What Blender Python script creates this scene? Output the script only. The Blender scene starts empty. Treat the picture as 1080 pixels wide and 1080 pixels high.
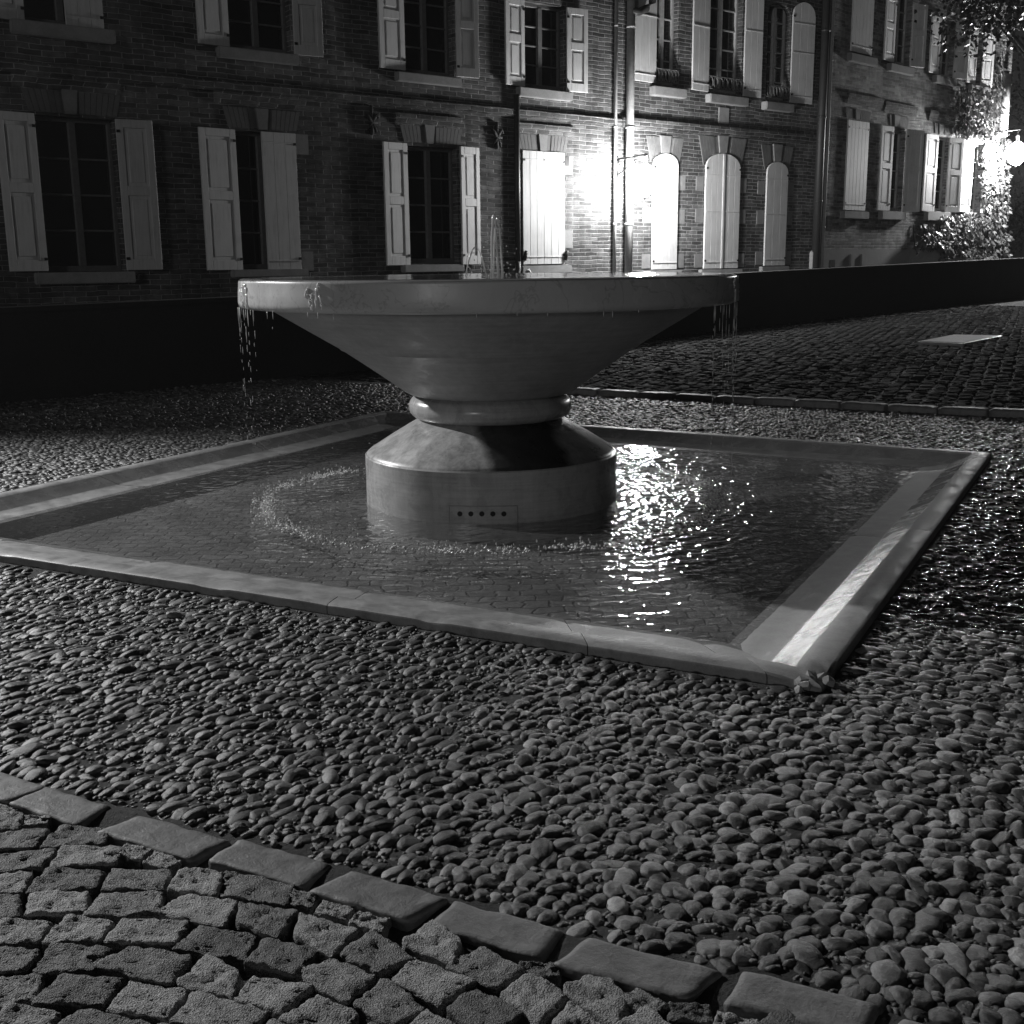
import bpy, bmesh, math, random
import numpy as np
from mathutils import Vector, Matrix, noise
random.seed(7); rng = np.random.default_rng(11)
S = bpy.context.scene
C = S.collection
PI = math.pi

# ------------------------------------------------------------------ camera
F, PITCH, ROLL, W0 = 1218.57, .213277, -.0107529, 1080.0
cp, sp, cr, sr = math.cos(PITCH), math.sin(PITCH), math.cos(ROLL), math.sin(ROLL)
FW = Vector((0, cp, -sp)); UP0 = Vector((0, sp, cp)); RT0 = Vector((1, 0, 0))
RT = RT0 * cr + UP0 * sr; UP = UP0 * cr - RT0 * sr
EYE = Vector((0, 0, 1.5))
cam_d = bpy.data.cameras.new('camera'); cam = bpy.data.objects.new('camera', cam_d); C.objects.link(cam)
M = Matrix((RT, UP, -FW)).transposed().to_4x4(); M.translation = EYE
cam.matrix_world = M
cam_d.sensor_fit = 'HORIZONTAL'; cam_d.sensor_width = 36.0; cam_d.lens = 36.0 * F / W0
cam_d.clip_start = .05; cam_d.clip_end = 2000
S.camera = cam

def ray(x, y): return FW * F + RT * (x - 540) - UP * (y - 540)
def at_z(x, y, z=0.0):
    d = ray(x, y); return EYE + d * ((z - 1.5) / d.z)
def px(P):
    d = Vector(P) - EYE; w = d.dot(FW)
    return (540 + F * d.dot(RT) / w, 540 - F * d.dot(UP) / w) if w > .05 else (-9999, -9999)

# ------------------------------------------------------------------ node helpers
def nmat(name):
    m = bpy.data.materials.new(name); m.use_nodes = True
    nt = m.node_tree; nt.nodes.clear()
    out = nt.nodes.new('ShaderNodeOutputMaterial')
    return m, nt, out
def N(nt, t, **k):
    n = nt.nodes.new(t)
    for a, b in k.items():
        if a in n.inputs.keys(): n.inputs[a].default_value = b
        else: setattr(n, a, b)
    return n
def L(nt, a, b): nt.links.new(a, b)
def g(v): return (v, v, v, 1)
def noise_n(nt, vec, scale, detail=6, rough=.6, dist=0):
    n = N(nt, 'ShaderNodeTexNoise'); n.inputs['Scale'].default_value = scale
    n.inputs['Detail'].default_value = detail; n.inputs['Roughness'].default_value = rough
    n.inputs['Distortion'].default_value = dist
    if vec is not None: L(nt, vec, n.inputs['Vector'])
    return n
def ramp(nt, fac, stops):
    r = N(nt, 'ShaderNodeValToRGB'); e = r.color_ramp.elements
    while len(e) < len(stops): e.new(.5)
    for i, (p, v) in enumerate(stops): e[i].position = p; e[i].color = g(v)
    L(nt, fac, r.inputs['Fac']); return r
def mathn(nt, op, a, b=None, clamp=False):
    n = N(nt, 'ShaderNodeMath', operation=op, use_clamp=clamp)
    for i, v in enumerate((a, b)):
        if v is None: continue
        if isinstance(v, (int, float)): n.inputs[i].default_value = v
        else: L(nt, v, n.inputs[i])
    return n.outputs[0]
def bump(nt, h, strength=.5, dist=.01, normal=None):
    b = N(nt, 'ShaderNodeBump'); b.inputs['Strength'].default_value = strength; b.inputs['Distance'].default_value = dist
    L(nt, h, b.inputs['Height'])
    if normal is not None: L(nt, normal, b.inputs['Normal'])
    return b.outputs['Normal']
def pbsdf(nt, out, col=None, rough=.7, normal=None, spec=.5, metal=0):
    p = N(nt, 'ShaderNodeBsdfPrincipled')
    if col is not None:
        if isinstance(col, (int, float)): p.inputs['Base Color'].default_value = g(col)
        else: L(nt, col, p.inputs['Base Color'])
    if isinstance(rough, (int, float)): p.inputs['Roughness'].default_value = rough
    else: L(nt, rough, p.inputs['Roughness'])
    p.inputs['Specular IOR Level'].default_value = spec
    p.inputs['Metallic'].default_value = metal
    if normal is not None: L(nt, normal, p.inputs['Normal'])
    L(nt, p.outputs[0], out.inputs['Surface']); return p
def coord(nt, kind='Object'): return N(nt, 'ShaderNodeTexCoord').outputs[kind]

def stone_mat(name, lo, hi, scale=3, rough=.6, fine=60, bs=.3, bd=.004, veins=False, streak=False, cone_shade=False, turned=False):
    m, nt, out = nmat(name); v = coord(nt)
    n1 = noise_n(nt, v, scale, 8, .65, .4); n2 = noise_n(nt, v, fine, 4, .7)
    mix = mathn(nt, 'ADD', mathn(nt, 'MULTIPLY', n1.outputs[0], .7), mathn(nt, 'MULTIPLY', n2.outputs[0], .3))
    c = ramp(nt, mix, [(.3, lo), (.7, hi)]).outputs[0]
    if streak:                      # lime and damp runs down a wet stone
        mp = N(nt, 'ShaderNodeMapping'); mp.inputs['Scale'].default_value = (9, 9, .8); L(nt, v, mp.inputs['Vector'])
        st = noise_n(nt, mp.outputs[0], 1.6, 6, .7, .3)
        r = ramp(nt, st.outputs[0], [(.36, .62), (.62, 1.12)])
        mm = N(nt, 'ShaderNodeMix', data_type='RGBA', blend_type='MULTIPLY'); mm.inputs[0].default_value = 1
        L(nt, c, mm.inputs[6]); L(nt, r.outputs[0], mm.inputs[7]); c = mm.outputs[2]
    if turned:                      # faint tooling lines round the turned stone, and drip marks
        for sc_, lo_ in (((1.2, 1.2, 46), .9), ((14, 14, .9), .92)):
            mp = N(nt, 'ShaderNodeMapping'); mp.inputs['Scale'].default_value = sc_; L(nt, v, mp.inputs['Vector'])
            st = noise_n(nt, mp.outputs[0], 1.5, 5, .65, .1); r = ramp(nt, st.outputs[0], [(.38, lo_), (.6, 1.06)])
            mm = N(nt, 'ShaderNodeMix', data_type='RGBA', blend_type='MULTIPLY'); mm.inputs[0].default_value = 1
            L(nt, c, mm.inputs[6]); L(nt, r.outputs[0], mm.inputs[7]); c = mm.outputs[2]
    if cone_shade:                       # neck and bowl shadow darkened into the cone's colour, ragged edge
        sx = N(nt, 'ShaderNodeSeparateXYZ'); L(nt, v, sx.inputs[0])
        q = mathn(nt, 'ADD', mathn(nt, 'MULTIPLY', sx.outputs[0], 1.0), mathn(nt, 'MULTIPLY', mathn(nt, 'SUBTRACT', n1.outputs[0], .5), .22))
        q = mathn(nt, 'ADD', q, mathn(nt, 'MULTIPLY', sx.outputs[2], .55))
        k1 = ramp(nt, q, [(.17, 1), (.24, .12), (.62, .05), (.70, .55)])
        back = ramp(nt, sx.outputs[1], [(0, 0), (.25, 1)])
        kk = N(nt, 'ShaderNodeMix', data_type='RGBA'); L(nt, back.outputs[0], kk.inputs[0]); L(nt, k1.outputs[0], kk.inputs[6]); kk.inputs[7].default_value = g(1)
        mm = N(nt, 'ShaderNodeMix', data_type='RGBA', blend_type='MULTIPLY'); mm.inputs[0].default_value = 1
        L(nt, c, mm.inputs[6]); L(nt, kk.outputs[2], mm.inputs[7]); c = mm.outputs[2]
    if veins:                       # hairline dark veins and spots of marble-like limestone
        d = noise_n(nt, v, 2.2, 4, .6, 1.5)
        a = mathn(nt, 'ABSOLUTE', mathn(nt, 'SUBTRACT', d.outputs[0], .5))
        r = ramp(nt, a, [(0, .72), (.012, 1)])
        mm = N(nt, 'ShaderNodeMix', data_type='RGBA', blend_type='MULTIPLY'); mm.inputs[0].default_value = 1
        L(nt, c, mm.inputs[6]); L(nt, r.outputs[0], mm.inputs[7]); c = mm.outputs[2]
    rr = ramp(nt, n1.outputs[0], [(.3, max(.05, rough - .15)), (.7, min(1, rough + .15))]).outputs[0]
    pbsdf(nt, out, c, rr, bump(nt, mix, bs, bd)); return m

MAT = {}
MAT['limestone'] = stone_mat('limestone', .46, .6, 2.5, .3, 90, .12, .003, veins=True)
MAT['bowl_stone'] = stone_mat('bowl_stone', .3, .43, 6, .45, 140, .25, .003, turned=True)
MAT['drum_stone'] = stone_mat('drum_stone', .3, .46, 7, .3, 120, .25, .003, turned=True)
MAT['wet_stone'] = stone_mat('wet_stone', .30, .5, 3, .32, 70, .15, .003, streak=True, cone_shade=True)
MAT['coping'] = stone_mat('coping', .14, .38, 9, .55, 120, .7, .004, streak=False)
MAT['wet_channel'] = stone_mat('wet_channel', .14, .28, 6, .24, 130, 1, .005)
MAT['kerb'] = stone_mat('kerb', .1, .26, 15, .6, 110, 1, .006)
MAT['sill'] = stone_mat('sill', .16, .3, 5, .8, 40, .4, .01)
MAT['block'] = stone_mat('block', .12, .24, 5, .85, 40, .5, .01)
MAT['plinth'] = stone_mat('plinth', .16, .3, 1.5, .85, 30, .5, .02)
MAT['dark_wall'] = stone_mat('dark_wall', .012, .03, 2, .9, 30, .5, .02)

def plain(name, col, rough=.6, metal=0, spec=.5):
    m, nt, out = nmat(name); v = coord(nt)
    n = noise_n(nt, v, 14, 5, .6)
    c = ramp(nt, n.outputs[0], [(.3, col * .8), (.7, min(1, col * 1.15))]).outputs[0]
    pbsdf(nt, out, c, rough, bump(nt, n.outputs[0], .15, .004), spec, metal); return m
MAT['iron'] = plain('iron', .02, .5, .6)
MAT['pipe_dark'] = plain('pipe_dark', .03, .55)
MAT['pipe_pale'] = plain('pipe_pale', .34, .6)
MAT['zinc'] = plain('zinc', .3, .4)
MAT['roof'] = plain('roof', .06, .9)
MAT['frame_paint'] = plain('frame_paint', .42, .5)
MAT['frame_dark'] = plain('frame_dark', .12, .55)
MAT['bark'] = plain('bark', .05, .9)

def paint_mat(nm, q):
    m, nt, out = nmat(nm); v = coord(nt)
    mp = N(nt, 'ShaderNodeMapping'); mp.inputs['Scale'].default_value = (16, 16, 1.3); L(nt, v, mp.inputs['Vector'])
    st = noise_n(nt, mp.outputs[0], 2, 6, .7); n2 = noise_n(nt, v, 3, 6, .6)
    mix = mathn(nt, 'ADD', mathn(nt, 'MULTIPLY', st.outputs[0], .6), mathn(nt, 'MULTIPLY', n2.outputs[0], .4))
    c = ramp(nt, mix, [(.3, .36 * q), (.5, .52 * q), (.72, .6 * q)]).outputs[0]
    pbsdf(nt, out, c, .6, bump(nt, st.outputs[0], .2, .004)); return m
MAT['shutter'] = paint_mat('shutter_paint', 1); MAT['shutter_lit'] = paint_mat('lit_shutter_paint', 1.4)  # second copy brightened in colour to carry the right house's extra light

def brick_mat(name, c1, c2, cm, rough_bond=False):
    m, nt, out = nmat(name); v = coord(nt)
    s = N(nt, 'ShaderNodeSeparateXYZ'); L(nt, v, s.inputs[0])
    wob = noise_n(nt, v, 2.2, 3, .5)
    u = mathn(nt, 'ADD', s.outputs[0], s.outputs[1])
    h = mathn(nt, 'ADD', s.outputs[2], mathn(nt, 'MULTIPLY', mathn(nt, 'SUBTRACT', wob.outputs[0], .5), .06))
    cx = N(nt, 'ShaderNodeCombineXYZ'); L(nt, u, cx.inputs[0]); L(nt, h, cx.inputs[1])
    b = N(nt, 'ShaderNodeTexBrick'); L(nt, cx.outputs[0], b.inputs['Vector'])
    b.inputs['Scale'].default_value = 1; b.inputs['Brick Width'].default_value = .33; b.inputs['Row Height'].default_value = .076
    b.inputs['Mortar Size'].default_value = .011; b.inputs['Mortar Smooth'].default_value = .8; b.inputs['Bias'].default_value = -.1
    b.inputs['Color1'].default_value = g(c1); b.inputs['Color2'].default_value = g(c2); b.inputs['Mortar'].default_value = g(cm)
    big = noise_n(nt, v, .55, 6, .65, .5); fine = noise_n(nt, v, 26, 5, .7); med = noise_n(nt, v, 5, 5, .7)
    k = mathn(nt, 'MULTIPLY', ramp(nt, big.outputs[0], [(.32, .45), (.66, 1.25)]).outputs[0], ramp(nt, med.outputs[0], [(.3, .5), (.7, 1.4)]).outputs[0])
    mm = N(nt, 'ShaderNodeMix', data_type='RGBA', blend_type='MULTIPLY'); mm.inputs[0].default_value = 1
    L(nt, b.outputs['Color'], mm.inputs[6])
    cc = N(nt, 'ShaderNodeCombineColor'); [L(nt, k, cc.inputs[i]) for i in range(3)]
    L(nt, cc.outputs[0], mm.inputs[7])
    hh = mathn(nt, 'ADD', mathn(nt, 'MULTIPLY', b.outputs['Fac'], -1.0), mathn(nt, 'ADD', mathn(nt, 'MULTIPLY', fine.outputs[0], .5), mathn(nt, 'MULTIPLY', med.outputs[0], .8)))
    pbsdf(nt, out, mm.outputs[2], .9, bump(nt, hh, .9, .018), .2); return m
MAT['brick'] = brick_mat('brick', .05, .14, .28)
MAT['brick_far'] = brick_mat('brick_far', .15, .40, .42)  # right house brick raised in colour to stand for its stronger lamplight
MAT['voussoir'] = stone_mat('voussoir', .07, .15, 5, .9, 40, .5, .01)

def ground_mat():
    m, nt, out = nmat('mortar_ground'); v = coord(nt)
    n1 = noise_n(nt, v, 1.2, 8, .65); n2 = noise_n(nt, v, 45, 8, .75); n3 = noise_n(nt, v, 220, 3, .6)
    mix = mathn(nt, 'ADD', mathn(nt, 'MULTIPLY', n1.outputs[0], .5), mathn(nt, 'MULTIPLY', n2.outputs[0], .5))
    c = ramp(nt, mix, [(.34, .045), (.62, .14)]).outputs[0]
    hh = mathn(nt, 'ADD', n2.outputs[0], mathn(nt, 'MULTIPLY', n3.outputs[0], .3))
    pbsdf(nt, out, c, .85, bump(nt, hh, 1, .035), .3); return m
MAT['ground'] = ground_mat()

def pebble_mat(name, use_attr):
    m, nt, out = nmat(name); v = N(nt, 'ShaderNodeNewGeometry').outputs['Position']
    if use_attr:
        a = N(nt, 'ShaderNodeAttribute', attribute_name='tone'); t = a.outputs['Fac']
        w = N(nt, 'ShaderNodeAttribute', attribute_name='wet').outputs['Fac']
    else:
        t = N(nt, 'ShaderNodeObjectInfo').outputs['Random']; w = None
    base = ramp(nt, t, [(0, .045), (.55, .10), (.85, .19), (1, .34)]).outputs[0]
    n1 = noise_n(nt, v, 48, 7, .75, .8); n2 = noise_n(nt, v, 260, 4, .75)
    k = ramp(nt, n1.outputs[0], [(.3, .5), (.52, .95), (.72, 1.6)])
    mm = N(nt, 'ShaderNodeMix', data_type='RGBA', blend_type='MULTIPLY'); mm.inputs[0].default_value = 1
    L(nt, base, mm.inputs[6]); L(nt, k.outputs[0], mm.inputs[7])
    r = .42; col = mm.outputs[2]
    if w is not None:               # stones splashed by the overflow are darker and shinier
        r = mathn(nt, 'SUBTRACT', .44, mathn(nt, 'MULTIPLY', w, .29)); dk = mathn(nt, 'SUBTRACT', 1.0, mathn(nt, 'MULTIPLY', w, .72))
        m3 = N(nt, 'ShaderNodeMix', data_type='RGBA', blend_type='MULTIPLY'); m3.inputs[0].default_value = 1
        c3 = N(nt, 'ShaderNodeCombineColor'); [L(nt, dk, c3.inputs[i]) for i in range(3)]
        L(nt, col, m3.inputs[6]); L(nt, c3.outputs[0], m3.inputs[7]); col = m3.outputs[2]
    hh = mathn(nt, 'ADD', n1.outputs[0], mathn(nt, 'MULTIPLY', n2.outputs[0], .35))
    pbsdf(nt, out, col, r, bump(nt, hh, .6, .006), .5); return m
MAT['pebble'] = pebble_mat('pebble', False)
MAT['pebble_mass'] = pebble_mat('pebble_mass', True)

def granite_mat(attr=False):
    m, nt, out = nmat('granite' + ('_mass' if attr else '')); v = coord(nt)
    if attr: t = N(nt, 'ShaderNodeAttribute', attribute_name='tone').outputs['Fac']
    else: t = N(nt, 'ShaderNodeObjectInfo').outputs['Random']
    gco = N(nt, 'ShaderNodeNewGeometry').outputs['Position'] if not attr else v
    n1 = noise_n(nt, gco, 35, 8, .75, .3); n2 = noise_n(nt, gco, 160, 5, .75)
    vo = N(nt, 'ShaderNodeTexVoronoi'); vo.inputs['Scale'].default_value = 260; L(nt, gco, vo.inputs['Vector'])
    mix = mathn(nt, 'ADD', mathn(nt, 'MULTIPLY', n1.outputs[0], .45), mathn(nt, 'ADD', mathn(nt, 'MULTIPLY', n2.outputs[0], .35), mathn(nt, 'MULTIPLY', vo.outputs['Distance'], .3)))
    k = mathn(nt, 'ADD', .75, mathn(nt, 'MULTIPLY', t, .5))
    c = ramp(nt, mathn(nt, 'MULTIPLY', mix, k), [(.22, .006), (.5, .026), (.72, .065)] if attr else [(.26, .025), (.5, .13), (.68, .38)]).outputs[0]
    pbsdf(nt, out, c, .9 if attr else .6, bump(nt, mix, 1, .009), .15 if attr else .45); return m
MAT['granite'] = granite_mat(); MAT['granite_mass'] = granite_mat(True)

def floor_mat():                    # setts on the bottom of the pool
    m, nt, out = nmat('pool_floor'); v = coord(nt)
    wv = noise_n(nt, v, 3.2, 4, .6); va = N(nt, 'ShaderNodeVectorMath', operation='MULTIPLY_ADD'); L(nt, wv.outputs['Color'], va.inputs[0]); va.inputs[1].default_value = (.16, .16, 0); L(nt, v, va.inputs[2])
    b = N(nt, 'ShaderNodeTexBrick'); L(nt, va.outputs[0], b.inputs['Vector']); b.inputs['Scale'].default_value = 1; b.inputs['Brick Width'].default_value = .13; b.inputs['Row Height'].default_value = .10
    b.inputs['Mortar Size'].default_value = .011; b.inputs['Mortar Smooth'].default_value = 1; b.inputs['Color1'].default_value = g(1); b.inputs['Color2'].default_value = g(.7); b.inputs['Mortar'].default_value = g(.4)
    n = noise_n(nt, v, 20, 6, .7); n1 = noise_n(nt, v, 1.6, 5, .6)
    e = N(nt, 'ShaderNodeRGBToBW'); L(nt, b.outputs['Color'], e.inputs[0]); e = e.outputs[0]
    c = mathn(nt, 'MULTIPLY', e, mathn(nt, 'MULTIPLY', ramp(nt, n.outputs[0], [(.3, .12), (.7, .3)]).outputs[0], ramp(nt, n1.outputs[0], [(.32, .35), (.66, 1.3)]).outputs[0]))
    cc = N(nt, 'ShaderNodeCombineColor'); [L(nt, c, cc.inputs[i]) for i in range(3)]
    pbsdf(nt, out, cc.outputs[0], .8, bump(nt, e, .6, .02), .3); return m
MAT['floor'] = floor_mat()

BC = Vector((-.135, 7.56, 0))       # fountain axis
def water_mat(name, s1, s2, rings):
    m, nt, out = nmat(name)
    pos = N(nt, 'ShaderNodeNewGeometry').outputs['Position']
    mp = N(nt, 'ShaderNodeMapping'); mp.inputs['Scale'].default_value = (1, 1.15, 1); L(nt, pos, mp.inputs['Vector'])
    a = noise_n(nt, mp.outputs[0], s1, 1.2, .45, .6); b = noise_n(nt, mp.outputs[0], s2, 1, .4, .3)
    h = mathn(nt, 'ADD', mathn(nt, 'MULTIPLY', a.outputs[0], 1.0), mathn(nt, 'MULTIPLY', b.outputs[0], .12))
    if rings:                       # ripples spreading from the ring where the bowl drips
        vs = N(nt, 'ShaderNodeVectorMath', operation='SUBTRACT'); L(nt, pos, vs.inputs[0]); vs.inputs[1].default_value = tuple(BC)
        ln = N(nt, 'ShaderNodeVectorMath', operation='LENGTH'); L(nt, vs.outputs[0], ln.inputs[0])
        d = mathn(nt, 'ADD', ln.outputs['Value'], mathn(nt, 'MULTIPLY', a.outputs[0], .12))
        w = mathn(nt, 'SINE', mathn(nt, 'MULTIPLY', d, 70))
        near = mathn(nt, 'ABSOLUTE', mathn(nt, 'SUBTRACT', ln.outputs['Value'], 1.5))
        f = ramp(nt, near, [(0, 1), (.25, .8), (.85, .12)]).outputs[0]
        h = mathn(nt, 'MULTIPLY', mathn(nt, 'ADD', h, mathn(nt, 'MULTIPLY', w, .045)), mathn(nt, 'ADD', f, .10))
    nm = bump(nt, h, 1, .032 if rings else .012)
    fr = N(nt, 'ShaderNodeFresnel'); bk = N(nt, 'ShaderNodeNewGeometry').outputs['Backfacing']; L(nt, mathn(nt, 'SUBTRACT', 1.33, mathn(nt, 'MULTIPLY', bk, 1.33 - 1 / 1.33)), fr.inputs['IOR']); L(nt, nm, fr.inputs['Normal'])
    gl = N(nt, 'ShaderNodeBsdfAnisotropic') if False else N(nt, 'ShaderNodeBsdfGlossy')
    gl.inputs['Roughness'].default_value = .02; gl.inputs['Color'].default_value = g(1); L(nt, nm, gl.inputs['Normal'])
    tr = N(nt, 'ShaderNodeBsdfTransparent'); tr.inputs['Color'].default_value = g(.86)
    df = N(nt, 'ShaderNodeBsdfDiffuse'); df.inputs['Color'].default_value = g(.34); L(nt, nm, df.inputs['Normal'])
    m1 = N(nt, 'ShaderNodeMixShader'); m1.inputs[0].default_value = .13; L(nt, tr.outputs[0], m1.inputs[1]); L(nt, df.outputs[0], m1.inputs[2])
    mx = N(nt, 'ShaderNodeMixShader'); L(nt, fr.outputs[0], mx.inputs[0]); L(nt, m1.outputs[0], mx.inputs[1]); L(nt, gl.outputs[0], mx.inputs[2])
    L(nt, mx.outputs[0], out.inputs['Surface']); return m
MAT['water'] = water_mat('water', 9, 24, True)
MAT['bowl_water'] = water_mat('bowl_water', 6, 18, False)
def drip_mat():
    m, nt, out = nmat('falling_water')
    p = pbsdf(nt, out, .75, .12, None, .8); p.inputs['Alpha'].default_value = .8
    return m
MAT['drip'] = drip_mat()
def foam_mat():
    m, nt, out = nmat('foam'); p = pbsdf(nt, out, .88, .1, None, 1.0); p.inputs['Alpha'].default_value = .85; return m
MAT['foam'] = foam_mat()
def glass_mat():
    m, nt, out = nmat('window_glass'); v = coord(nt); n = noise_n(nt, v, 1.5, 2, .5)
    pbsdf(nt, out, .006, .06, bump(nt, n.outputs[0], .1, .01), .5); return m
MAT['glass'] = glass_mat()
def emis(name, s):
    m, nt, out = nmat(name); e = N(nt, 'ShaderNodeEmission'); e.inputs['Color'].default_value = g(1); e.inputs['Strength'].default_value = s
    L(nt, e.outputs[0], out.inputs['Surface']); return m
def leaf_mat(name, lo, hi, trans=.25):
    m, nt, out = nmat(name)
    t = N(nt, 'ShaderNodeAttribute', attribute_name='tone').outputs['Fac']
    c = ramp(nt, t, [(0, lo), (1, hi)]).outputs[0]
    p = N(nt, 'ShaderNodeBsdfPrincipled'); L(nt, c, p.inputs['Base Color']); p.inputs['Roughness'].default_value = .45
    tl = N(nt, 'ShaderNodeBsdfTranslucent'); L(nt, c, tl.inputs['Color'])
    mx = N(nt, 'ShaderNodeMixShader'); mx.inputs[0].default_value = trans; L(nt, p.outputs[0], mx.inputs[1]); L(nt, tl.outputs[0], mx.inputs[2])
    L(nt, mx.outputs[0], out.inputs['Surface']); return m
MAT['ivy'] = leaf_mat('ivy_leaf', .05, .16); MAT['tree_leaf'] = leaf_mat('tree_leaf', .008, .025, .1)

# ------------------------------------------------------------------ object helpers
def tag(o, label=None, cat=None, group=None, kind=None):
    for k, v in (('label', label), ('category', cat), ('group', group), ('kind', kind)):
        if v: o[k] = v
    return o
def empty(name, loc=(0, 0, 0), rz=0, parent=None):
    o = bpy.data.objects.new(name, None); C.objects.link(o); o.location = loc; o.rotation_euler = (0, 0, rz)
    o.empty_display_size = .2
    if parent: o.parent = parent
    return o
def link(name, me, mat, parent=None, smooth=False):
    o = bpy.data.objects.new(name, me); C.objects.link(o)
    if mat: me.materials.append(mat)
    if parent: o.parent = parent
    if smooth:
        me.polygons.foreach_set('use_smooth', [True] * len(me.polygons))
        if isinstance(smooth, float): me.set_sharp_from_angle(angle=smooth)
    return o
class MB:
    def __init__(s): s.v = []; s.f = []
    def add(s, v, f):
        k = len(s.v); s.v += [tuple(p) for p in v]; s.f += [tuple(i + k for i in q) for q in f]; return s
    def box(s, x0, x1, y0, y1, z0, z1):
        return s.add([(x0,y0,z0),(x1,y0,z0),(x1,y1,z0),(x0,y1,z0),(x0,y0,z1),(x1,y0,z1),(x1,y1,z1),(x0,y1,z1)],
              [(0,3,2,1),(4,5,6,7),(0,1,5,4),(1,2,6,5),(2,3,7,6),(3,0,4,7)])
    def prism(s, pts, y0, y1):      # polygon in x,z pushed along y
        n = len(pts)
        v = [(x, y0, z) for x, z in pts] + [(x, y1, z) for x, z in pts]
        f = [tuple(range(n)), tuple(reversed(range(n, 2 * n)))] + [(i, i + n, (i + 1) % n + n, (i + 1) % n) for i in range(n)]
        return s.add(v, f)
    def tube(s, pts, r, n=8):
        pts = [Vector(p) for p in pts]; k = len(s.v); m = len(pts)
        rs = r if isinstance(r, (list, tuple)) else [r] * m
        for i, p in enumerate(pts):
            t = (pts[min(i + 1, m - 1)] - pts[max(i - 1, 0)]).normalized()
            a = t.cross(Vector((0, 0, 1)) if abs(t.z) < .9 else Vector((1, 0, 0))).normalized(); b = t.cross(a)
            for j in range(n):
                an = 2 * PI * j / n; s.v.append(tuple(p + (a * math.cos(an) + b * math.sin(an)) * rs[i]))
        for i in range(m - 1):
            for j in range(n):
                s.f.append((k + i*n + j, k + i*n + (j+1) % n, k + (i+1)*n + (j+1) % n, k + (i+1)*n + j))
        s.f.append(tuple(k + j for j in reversed(range(n)))); s.f.append(tuple(k + (m-1)*n + j for j in range(n)))
        return s
    def lathe(s, prof, n=96, c=(0, 0, 0)):
        k = len(s.v); m = len(prof)
        for r, z in prof:
            for j in range(n):
                a = 2 * PI * j / n; s.v.append((c[0] + r * math.cos(a), c[1] + r * math.sin(a), c[2] + z))
        for i in range(m - 1):
            for j in range(n):
                s.f.append((k + i*n + j, k + i*n + (j+1) % n, k + (i+1)*n + (j+1) % n, k + (i+1)*n + j))
        return s
    def mesh(s, name, recalc=True, bevel=0, seg=2):
        me = bpy.data.meshes.new(name); me.from_pydata(s.v, [], s.f); me.update()
        if recalc or bevel:
            bm = bmesh.new(); bm.from_mesh(me)
            if recalc: bmesh.ops.recalc_face_normals(bm, faces=bm.faces)
            if bevel: bmesh.ops.bevel(bm, geom=[e for e in bm.edges if len(e.link_faces) == 2 and e.calc_face_angle(0) > .5], offset=bevel, segments=seg, affect='EDGES', clamp_overlap=True)
            bm.to_mesh(me); bm.free()
        return me
    def obj(s, name, mat, parent=None, smooth=False, bevel=0, seg=2):
        return link(name, s.mesh(name, True, bevel, seg), mat, parent, smooth)
def np_mesh(name, V, Fc, attrs=None):
    """V (n,3), Fc (m,k) arrays"""
    me = bpy.data.meshes.new(name); k = Fc.shape[1]
    me.vertices.add(len(V)); me.vertices.foreach_set('co', V.astype(np.float32).ravel())
    me.loops.add(Fc.size); me.loops.foreach_set('vertex_index', Fc.astype(np.int32).ravel())
    me.polygons.add(len(Fc)); me.polygons.foreach_set('loop_start', np.arange(0, Fc.size, k, dtype=np.int32))
    for a, d in (attrs or {}).items():
        at = me.attributes.new(a, 'FLOAT', 'POINT'); at.data.foreach_set('value', d.astype(np.float32))
    me.update(calc_edges=True); me.validate(); return me

# ------------------------------------------------------------------ ground
POOL = [at_z(*q, .045) * 1.0 for q in ((868, 718), (1046, 477), (405, 433), (-178, 556.5))]  # A B C D
for q_ in POOL: q_.z = 0
HD = Vector((.72, .694, 0))
def rise(x, y):
    s = .72 * x + .694 * y - 9.5
    return .0165 * np.where(s > 0, np.minimum(s, 60), 0) * np.clip(s / 6, 0, 1)
def rz_(x, y): return float(rise(np.array(x), np.array(y)))
SIDES = []
for i in range(4):
    a, b = POOL[i], POOL[(i + 1) % 4]; e = (b - a).normalized(); n = Vector((e.y, -e.x, 0)); SIDES.append((a, b, e, n))
def outdist(X, Y):                  # signed distance outside each pool side
    return np.stack([(X - a.x) * n.x + (Y - a.y) * n.y for a, b, e, n in SIDES], 0)
xs = np.unique(np.concatenate([np.arange(-6, 6, .12), np.linspace(-40, 40, 81), np.array([-900, -400, -200, -100, -60, 60, 100, 200, 400, 900])]).round(3))
ys = np.unique(np.concatenate([np.arange(1.2, 13, .12), np.linspace(-20, 70, 91), np.array([-900, -300, -100, -50, 100, 150, 250, 500, 1200])]).round(3))
GX, GY = np.meshgrid(xs, ys); GZ = rise(GX, GY)
ins = -outdist(GX, GY).max(0)
GZ = np.where(ins > .22, -.4, GZ)
nx, ny = len(xs), len(ys)
I = np.arange(nx * ny).reshape(ny, nx)
gf = np.stack([I[:-1, :-1], I[:-1, 1:], I[1:, 1:], I[1:, :-1]], -1).reshape(-1, 4)
ground = link('ground', np_mesh('ground', np.stack([GX, GY, GZ], -1).reshape(-1, 3), gf), MAT['ground'])
tag(ground, kind='structure')

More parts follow.
